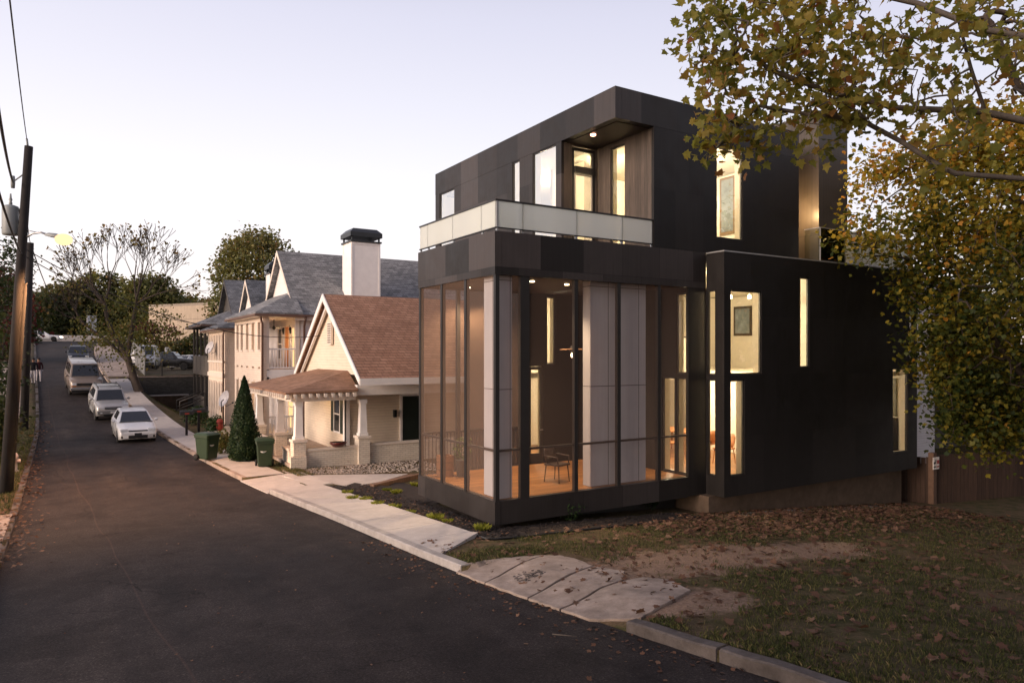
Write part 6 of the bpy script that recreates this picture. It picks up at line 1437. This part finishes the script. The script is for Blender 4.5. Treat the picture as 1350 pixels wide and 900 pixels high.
bgs = [((66,418,128),(5.0,4,4.6),M_FDK,.55,'dark green tree at the left of the wood past the junction'),((92,412,132),(5.6,4,5.2),M_FDK,.6,'round dark tree second from left past the junction'),((128,405,135),(5.6,4,6.4),M_FAR,.35,'tall olive tree above the junction wall'),((160,412,138),(6,4,5.6),M_FDK,.65,'dark tree behind the bare forked tree'),((196,402,134),(5.2,4,5.4),M_FAR,.3,'olive tree left of the beige warehouse'),((222,418,140),(5,4,4),M_FDK,.7,'low dark tree over the warehouse roof end'),((252,414,150),(6,4,3.4),M_FAR,.7,'yellowish tree line piece beyond the warehouse roof'),((286,418,150),(6,4,3.2),M_FAR,.6,'farthest olive tree beyond the warehouse right end')]
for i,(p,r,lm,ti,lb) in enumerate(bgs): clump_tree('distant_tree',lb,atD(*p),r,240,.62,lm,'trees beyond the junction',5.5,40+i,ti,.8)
clump_tree('roadside_bush','dark bush under the banner by the upper sidewalk',atD(160,448,84),(2.4,2,1.6),70,.3,M_OLV,'bushes round the parking lot',None,60,.6,.35,.08); clump_tree('roadside_bush','reddish dark bush in front of the warehouse wall',atD(205,446,88),(2.6,2,2.0),80,.3,M_RED,'bushes round the parking lot',None,61,.35,.35,.08); clump_tree('roadside_bush','green bush beside the white kiosk',atD(262,458,86),(2.4,2,1.4),70,.3,M_DRK,'bushes round the parking lot',None,62,.6,.35,.08); clump_tree('roadside_bush','low green bush between pickup and warehouse',atD(232,462,86),(2.6,2,1.2),60,.3,M_DRK,'bushes round the parking lot',None,63,.8,.35,.08)
# left edge
lf = [((-6,400,46),(1.9,3,2.6),M_RED,.45,'red leaved tree behind the utility pole','red_tree'),((-16,360,42),(2.0,3,2.6),M_DRK,.4,'dark tree reaching in at the left edge above the red one','dark_tree'),((-34,480,30),(1.5,2.4,2.6),M_DRK,.5,'dark leafy hedge bush at the left edge low down','hedge_bush'),((-26,560,26),(.8,1.6,1.2),M_DRK,.6,'small dark bush left of the leaning pole foot','hedge_bush'),((18,430,85),(2.4,3,3.2),M_DRK,.4,'dark tree between the two poles up the street','dark_tree'),((36,418,122),(4.6,4,4.6),M_DRK,.5,'far dark tree just right of the shorter pole','dark_tree'),((-12,425,60),(2.6,3,4.2),M_RED,.3,'dark red tree farther up the left side','red_tree')]
for i,(p,r,lm,ti,lb,nm_) in enumerate(lf): clump_tree(nm_,lb,atD(*p),r,170,.16 if p[2]<50 else .35,lm,None,H(*atD(*p)[:2]),80+i,ti,.32 if p[2]<50 else .5,.12)
for i,(p,r,ti,lb) in enumerate((((1330,430,38),(4.5,4,6.0),.3,'dark backyard tree beyond the wooden fence at the right edge'),((1275,500,44),(3.6,3.4,4.4),.3,'dark bushy tree between neighbour house and yellow tree'),((1400,400,33),(4,4,6),.3,'dark tall tree beyond the fence outside the right edge'))): clump_tree('backyard_tree',lb,atD(*p),r,220,.30,M_DRK,'dark trees beyond the fence',-1.0,90+i,ti,.5,.2)
# cone shaped evergreen
random.seed(3)
cb = hit(322,607); ce = thing('cone_evergreen','dark green cone shaped evergreen between the two wheelie bins','evergreen',cb); m = MB(); m.tube([(0,0,-.1),(0,0,2.4)],[.06,.02],6); obj('trunk', m, M_BARK, ce)
c = MB(); tn = []
hh = (607-496)*math.hypot(*cb[:2])*.94/FP
core = []
for k in range(15):
    f = k/14*.97; core.append([(.78*.72*(1-f)**.78*min(1,.62+f*3.2)*(1+.10*math.sin(a*3+f*9)+.06*math.sin(a*7-f*17))*math.cos(a), .78*.72*(1-f)**.78*min(1,.62+f*3.2)*(1+.10*math.sin(a*3+f*9)+.06*math.sin(a*7-f*17))*math.sin(a), .05+f*hh*.985) for a in [6.283*j/20 for j in range(20)]])
c.loft(core, 0, True); tn += [.40]*len(c.f)
for i in range(15000):
    f = random.random()**1.35; a = random.uniform(0,6.283); w_ = .72*(1-f)**.78*min(1,.62+f*3.2)*(1+.10*math.sin(a*3+f*9)+.06*math.sin(a*7-f*17)); q = .70+.32*random.random()
    leaf(c,tn,(w_*q*math.cos(a),w_*q*math.sin(a),.05+f*hh*.985),.075,OVAL,.2,-.8,random.gauss(.4,.2))
obj('foliage', c, leafmat('evergreen_leaves',[(0,(.008,.022,.008)),(.6,(.022,.05,.016)),(1,(.05,.085,.025))],.15), ce, tint=tn)
# shrubs
def shrub(label,px,py,r,h,n,ls,lm,tint,group='low shrubs and plants',name='shrub',shape=OVAL):
    p = hit(px,py); t = thing(name,label,'shrub',p,0,group); m = MB(); 
    for k in range(7): a = random.uniform(0,6.28); m.tube([(0,0,-.03),(r*.4*math.cos(a),r*.4*math.sin(a),h*.5),(r*.7*math.cos(a),r*.7*math.sin(a),h*.85)],[.012,.008,.004],4)
    obj('stem', m, M_BARK, t); c = MB(); tn = []
    for i in range(int(n*1.5)):
        v = Vector((random.gauss(0,1),random.gauss(0,1),random.gauss(0,1))).normalized()*random.random()**.4; bump_ = 1+.2*math.sin(v.x*5)*math.sin(v.y*4+1)
        leaf(c,tn,(v.x*r*bump_,v.y*r*bump_,h*.52+v.z*h*.5*bump_),ls*(1.75 if p[1] > 20 else 1.3),shape,.4,0,random.gauss(tint,.2))
    obj('foliage', c, lm, t, tint=tn); return t
shrub('small dark shrub against the house base left of centre',751,686,.36,.62,520,.055,M_SHRUB,.25); shrub('dark shrub at the house base near the bay',856,671,.34,.55,420,.055,M_SHRUB,.15)
shrub('brownish shrub between left bin and cone tree',290,598,.50,.95,700,.07,M_OLV,.6); shrub('low green shrub at the foot of the cone tree',318,607,.42,.35,400,.06,M_SHRUB,.6); shrub('leafy shrub under the narrow cream house steps',283,575,.5,1.0,500,.08,M_SHRUB,.5); shrub('dark shrub beside the second mailbox',258,560,.7,1.0,500,.09,M_SHRUB,.3)
shrub('tall green shrub at the corner of the peach house',288,545,.5,1.5,500,.09,M_SHRUB,.4); shrub('green plants on the porch rail of the peach house',378,556,.45,.9,400,.08,M_SHRUB,.6)
# yellow green grass tufts in the mulch bed
M_TUFT = leafmat('yellow_green_grass',[(0,(.14,.17,.02)),(.6,(.30,.32,.04)),(1,(.42,.40,.08))],.35)
def blades(mb,tn,x,y,z,n,r,h,w,tint,lean=.35):
    for i in range(n):
        a = random.uniform(0,6.283); q = r*math.sqrt(random.random()); bx_,by_ = x+q*math.cos(a),y+q*math.sin(a); b = a+random.gauss(0,.7); l = h*random.uniform(.5,1.15); ln = l*lean*random.uniform(.3,1.6)
        dx,dy = math.cos(b)*ln, math.sin(b)*ln; ex,ey = -math.sin(b)*w, math.cos(b)*w
        mb.add([(bx_-ex,by_-ey,z-.01),(bx_+ex,by_+ey,z-.01),(bx_+ex*.7+dx*.4,by_+ey*.7+dy*.4,z+l*.65),(bx_+dx,by_+dy,z+l),(bx_-ex*.7+dx*.4,by_-ey*.7+dy*.4,z+l*.65)],[(0,1,2,3,4)]); tn.append(min(1,max(0,random.gauss(tint,.22))))
tl = [((458,652),'tuft at the far end of the mulch bed by the entrance walk'),((465,659),'second tuft from the far end of the mulch bed'),((482,661),'tuft in the middle of the mulch bed beside the sidewalk'),((498,667),'tuft of the mulch bed just past the middle'),((521,671),'broad tuft near the middle of the mulch bed'),((541,678),'small tuft toward the near end of the mulch bed'),((574,686),'bright bushy tuft near the house corner'),((636,700),'flat tuft at the foot of the near house corner'),((523,651),'tuft in the mulch bed close to the timber edging'),((548,641),'tuft beside the porch base and timber edging'),((510,648),'dim green tuft behind the others in the bed'),((590,690),'smaller tuft right of the bright bushy one')]
for (px,py),lb in tl:
    p = hit(px,py); t = thing('grass_tuft','yellow green grass '+lb,'grass tuft',p,0,'grass tufts in the mulch bed'); m = MB(); tn = []; k = .75 if 'small' in lb or 'dim' in lb else 1.15 if 'bushy' in lb or 'flat' in lb else .95
    blades(m,tn,0,0,.02,340,.13*k,.115*k,.0024,.6 if 'dim' not in lb else .1,.55); obj('blades', m, M_TUFT, t, tint=tn)
# lawn blades
random.seed(77)
from mathutils import noise as mnoise
M_LAWN = leafmat('lawn_grass',[(0,(.046,.062,.020)),(.35,(.105,.115,.038)),(.6,(.18,.155,.065)),(1,(.30,.22,.12))],.2,.8)
m = MB(); tn = []
def bare(x,y):
    q = min(((x-9.6)/3.2)**2+((y-9)/1.15)**2, ((x-12.4)/1.8)**2+((y-8.6)/.8)**2, ((x-7.3)/1.0)**2+((y-7)/.8)**2); return q
cnt = 0
while cnt < 48000:
    u = random.random()**1.5; x = 0; y = random.uniform(2.2,13.2); x = KR(y)+.2+u*17
    nn_ = mnoise.noise(Vector((x*.9,y*.9,0)))+.5*mnoise.noise(Vector((x*2.7,y*2.7,3)))
    if nn_ < -.12+.35*random.random()-.2 or bare(x,y)+nn_*1.2 < .95: 
        if random.random() > .06: continue
    if 6.7 < y < 10.75 and x < KR(y)+2.2 and bare(x,y) > 0 and x-KR(y) < 2.15-.25*(y-6.7)*0: continue
    if y > 12.3 and x < 13.5: continue
    if y > 11.5 and x < KR(y)+1.55: continue
    blades(m,tn,x,y,H(x,y),1,.01,.065,.0035,.35-.25*nn_+.0*x,.5); cnt += 1
for i in range(1400):
    y = random.uniform(10.7,12.6); x = KR(y)+random.uniform(.18,.25+max(0,(12.6-y))*1.1)
    if y > 11.65: continue
    blades(m,tn,x,y,H(x,y)+.0,1,.01,.07,.004,.2,.6)
o = obj('lawn_grass', m, M_LAWN, tint=tn); o['kind'] = 'stuff'; o['label'] = 'patchy short lawn grass on the right of the kerb'
m = MB(); tn = []
for i in range(9000):
    y = random.uniform(15,46); x = KL(y)-.2-random.random()**1.4*2.6
    if 18 < y < 22: continue
    blades(m,tn,x,y,H(x,y),1,.02,.12,.006,.25,.5)
for i in range(5000):
    y = random.uniform(24.8,58); x = KR(y)+(random.uniform(1.5,3.5) if y<33 else random.uniform(2.3,3.9)); blades(m,tn,x,y,H(x,y),1,.02,.09,.006,.3,.5)
for i in range(1200):
    y = random.uniform(23.6,25.4); x = KR(y)+random.uniform(1.55,2.1) ; blades(m,tn,x,y,H(x,y),1,.02,.09,.005,.5,.5)
o = obj('verge_grass', m, M_LAWN, tint=tn); o['kind'] = 'stuff'; o['label'] = 'rough grass along the street verges'
# fallen leaves
M_LEAFD = M_LITTER
def ground_leaf(mb,tn,x,y,z,s,shape=LOBED,curl=.35):
    a = random.uniform(0,6.283); n_ = Vector((random.gauss(0,.28),random.gauss(0,.28),1)).normalized(); d = Vector((math.cos(a),math.sin(a),0)); d = (d-n_*d.dot(n_)).normalized(); e = n_.cross(d); c_ = random.uniform(-.1,curl)
    mb.add([(Vector((x,y,z))+e*(p*s)+d*(q*s)+Vector((0,0,(p*p+q*q)*c_*s)))[:] for p,q in shape],[tuple(range(len(shape)))]); tn.append(min(1,max(0,random.gauss(.5,.28))))
m = MB(); tn = []; cnt = 0
while cnt < 8500:
    y = random.uniform(2.5,13.3); x = KR(y)+.2+random.random()*17.5; far = sstep(8.5,12.5,y)*sstep(9.5,14,x)
    if random.random() > .10+.9*far: continue
    if y > 12.7 and x < 13: continue
    ground_leaf(m,tn,x,y,H(x,y)+random.uniform(.015,.05),random.choice((.05,.07,.09,.11,.14))); cnt += 1
for i in range(900):
    y = random.uniform(15.5,45); x = KL(y)+random.gauss(0,.28); z = H(x,y)+.03+.05*(x>KL(y)); ground_leaf(m,tn,x,y,z,random.uniform(.05,.11),MAPLE)
for i in range(420):
    y = random.uniform(2.5,14); x = KR(y)-abs(random.gauss(0,.45))-.02; ground_leaf(m,tn,x,y,ZR(y)+.05*(1-((KR(y)-x)/3.5-1)**2)+.012,random.uniform(.025,.07),MAPLE)
for i in range(260):
    y = random.uniform(2.5,22); x = lerp(KL(y),KR(y),random.random()); f_ = (x-KL(y))/(KR(y)-KL(y)); ground_leaf(m,tn,x,y,ZR(y)+.05*(1-(2*f_-1)**2)+.006,random.uniform(.015,.045),MAPLE,.15)
for i in range(300):
    y = random.uniform(12.6,20.5); x = random.uniform(KR(y)+1.6,7.8); ground_leaf(m,tn,x,y,H(x,y)+.07,random.uniform(.03,.06),MAPLE)
o = obj('leaf_litter', m, M_LITTER, tint=tn); o['kind'] = 'stuff'; o['label'] = 'scattered brown autumn leaves over lawn and gutters'
protos = []
for k in range(8):
    mb2 = MB(); tn2 = []; ground_leaf(mb2,tn2,0,0,0,.15,LOBED,.7); tn2[0] = .35+.08*k; protos.append((mb2,tn2))
first = {}
big = [(1110,853),(1155,746),(1240,740),(1236,752),(1100,720),(1130,728),(1134,740),(1085,714),(987,696),(1000,700),(1013,706),(975,685),(1020,742),(1060,740),(790,718),(812,712),(888,702),(698,735),(785,693),(728,702),(746,703),(760,702),(717,717),(730,718),(1145,778),(1185,770),(1207,752),(1295,742),(1320,760),(1215,690),(1180,700),(1120,700),(1060,690),(1040,700),(1065,706),(960,700),(940,705),(1262,772),(1310,720),(1335,735),(1140,830),(1237,848)]
while len(big) < 130: big.append((random.uniform(720,1345), random.triangular(672,860,690)))
for i,(px,py) in enumerate(big):
    p = hit(px,py)
    if p[0] < KR(p[1])+.15 or p[1] > 13.2: continue
    k = i % 8
    if k not in first: o = obj('fallen_leaf', protos[k][0], M_LITTER, tint=protos[k][1]); first[k] = o
    else: o = first[k].copy(); COL.objects.link(o)
    o.location = (p[0],p[1],p[2]+.045); o.rotation_euler = (random.gauss(0,.25),random.gauss(0,.25),random.uniform(0,6.28)); s = random.uniform(.6,1.1); o.scale = (s,s,s)
    tag(o,'large dry brown lobed leaf lying on the lawn','leaf','large fallen leaves on the lawn')
m = MB(); a_ = hit(728,843); b_ = hit(760,846); m.tube([(a_[0],a_[1],a_[2]+.07),((a_[0]+b_[0])/2+.02,(a_[1]+b_[1])/2,a_[2]+.075),(b_[0],b_[1],b_[2]+.07)],[.008,.007,.004],5); tag(obj('fallen_twig', m, M_BARKP), 'thin dry twig lying on the dark asphalt', 'twig')
# gravel strip by the cottage wall
m = MB()
for i in range(1500):
    x = random.uniform(6.2,11.5); y = random.uniform(lerp(24.3,22.6,(x-6.2)/5.3),25.5); s = random.uniform(.02,.055); z = H(x,y)
    c_ = [(math.cos(a)*s*random.uniform(.7,1.2),math.sin(a)*s*random.uniform(.7,1.2)) for a in (0,1.26,2.5,3.77,5.0)]
    m.add([(x+p[0],y+p[1],z) for p in c_]+[(x+c_[k][0]*.5,y+c_[k][1]*.5,z+s*.7) for k in range(5)], [(0,1,6,5),(1,2,7,6),(2,3,8,7),(3,4,9,8),(4,0,5,9),(5,6,7,8,9)])
o = obj('gravel', m, concrete_mat('gravel_stone',(.34,.30,.27),1.0)); o['kind'] = 'stuff'; o['label'] = 'loose pale gravel at the foot of the cottage wall'
m = MB()
for i in range(900):
    x = random.uniform(14.6,22.5); y = 12.95-random.random()**2*.5; s = random.uniform(.02,.05); z = H(x,y); m.ball((x,y,z+.01),s,5,3,0,1,1,.7)
o = obj('gravel', m, concrete_mat('gravel_stone_grey',(.20,.19,.185),1.0)); o['kind'] = 'stuff'; o['label'] = 'grey gravel along the dark house foundation'
# ------------------------------------------------------------------ sky, sun, camera
w = bpy.data.worlds.new('World'); sc.world = w; w.use_nodes = True
nt = w.node_tree; nt.nodes.clear()
out = nt.nodes.new('ShaderNodeOutputWorld'); bg = nt.nodes.new('ShaderNodeBackground'); nt.links.new(bg.outputs[0], out.inputs[0])
tc = nt.nodes.new('ShaderNodeTexCoord'); sp = nt.nodes.new('ShaderNodeSeparateXYZ'); nt.links.new(tc.outputs['Generated'], sp.inputs[0])
def wm(op, a, b=None):
    m = nt.nodes.new('ShaderNodeMath'); m.operation = op
    for i, v in enumerate((a, b)):
        if v is None: continue
        if isinstance(v, (int, float)): m.inputs[i].default_value = v
        else: nt.links.new(v, m.inputs[i])
    return m.outputs[0]
def wr(f, stops):
    r = nt.nodes.new('ShaderNodeValToRGB'); e = r.color_ramp.elements
    while len(e) < len(stops): e.new(.5)
    for i, (p, c) in enumerate(stops): e[i].position = p; e[i].color = (*c, 1)
    nt.links.new(f, r.inputs[0]); return r.outputs[0]
def wx(a, b, blend='MULTIPLY', fac=1.0):
    m = nt.nodes.new('ShaderNodeMix'); m.data_type = 'RGBA'; m.blend_type = blend; m.inputs[0].default_value = fac
    for i, v in ((6, a), (7, b)):
        if isinstance(v, tuple): m.inputs[i].default_value = (*v, 1)
        else: nt.links.new(v, m.inputs[i])
    return m.outputs[2]
el = wr(sp.outputs[2], [(0,(1.0,.865,.86)),(.10,(.99,.915,.92)),(.24,(.955,.925,.96)),(.42,(.76,.745,.85)),(.62,(.47,.46,.57)),(1,(.38,.38,.48))])
# brightness by compass direction: brightest towards the afterglow (north-west of the picture), dim behind
az = wm('ADD', wm('MULTIPLY', sp.outputs[0], -.30), wm('MULTIPLY', sp.outputs[1], .95))
k = wr(wm('ADD', wm('MULTIPLY', az, .5), .5), [(0,(.44,.41,.43)),(.35,(.50,.47,.49)),(.62,(.58,.555,.585)),(.86,(.66,.645,.665)),(1,(.70,.685,.70))])
sky = nt.nodes.new('ShaderNodeTexSky'); sky.sky_type = 'NISHITA'; sky.sun_disc = False
SUN_EL, SUN_AZ = R(6), R(-98)       # azimuth from +Y, towards -X
sky.sun_elevation = SUN_EL; sky.sun_rotation = SUN_AZ; sky.air_density = 1; sky.dust_density = 2
final = wx(wx(el, k), wx(sky.outputs[0], (.05,.05,.05)), 'ADD')
nt.links.new(final, bg.inputs[0]); bg.inputs[1].default_value = 1.0
sl = bpy.data.lights.new('sun', 'SUN'); sl.energy = 3.0; sl.angle = R(35); sl.color = (1,.80,.68)
so = bpy.data.objects.new('sun', sl); COL.objects.link(so)
d = Vector((math.sin(SUN_AZ)*math.cos(R(14)), math.cos(SUN_AZ)*math.cos(R(14)), math.sin(R(14))))
so.rotation_euler = d.to_track_quat('Z', 'Y').to_euler()
cam = bpy.data.cameras.new('camera'); co = bpy.data.objects.new('camera', cam); COL.objects.link(co); sc.camera = co
cam.sensor_width = 36; cam.sensor_fit = 'HORIZONTAL'; cam.lens = FP/1350*36; cam.clip_start = .1; cam.clip_end = 5000
cam.shift_y = (HY-450)/1350
co.location = (0,0,CZ); co.rotation_euler = (R(90), 0, -TH)
sc.render.engine = 'CYCLES'
sc.view_settings.view_transform = 'Standard'; sc.view_settings.look = 'None'; sc.view_settings.exposure = .52; sc.view_settings.gamma = 1; sc.view_settings.use_curve_mapping = False
sc.cycles.max_bounces = 8; sc.cycles.transparent_max_bounces = 24; sc.cycles.diffuse_bounces = 3; sc.cycles.glossy_bounces = 3
sc.cycles.sample_clamp_indirect = 4; sc.cycles.use_denoising = True
sc.cycles.caustics_reflective = False; sc.cycles.caustics_refractive = False
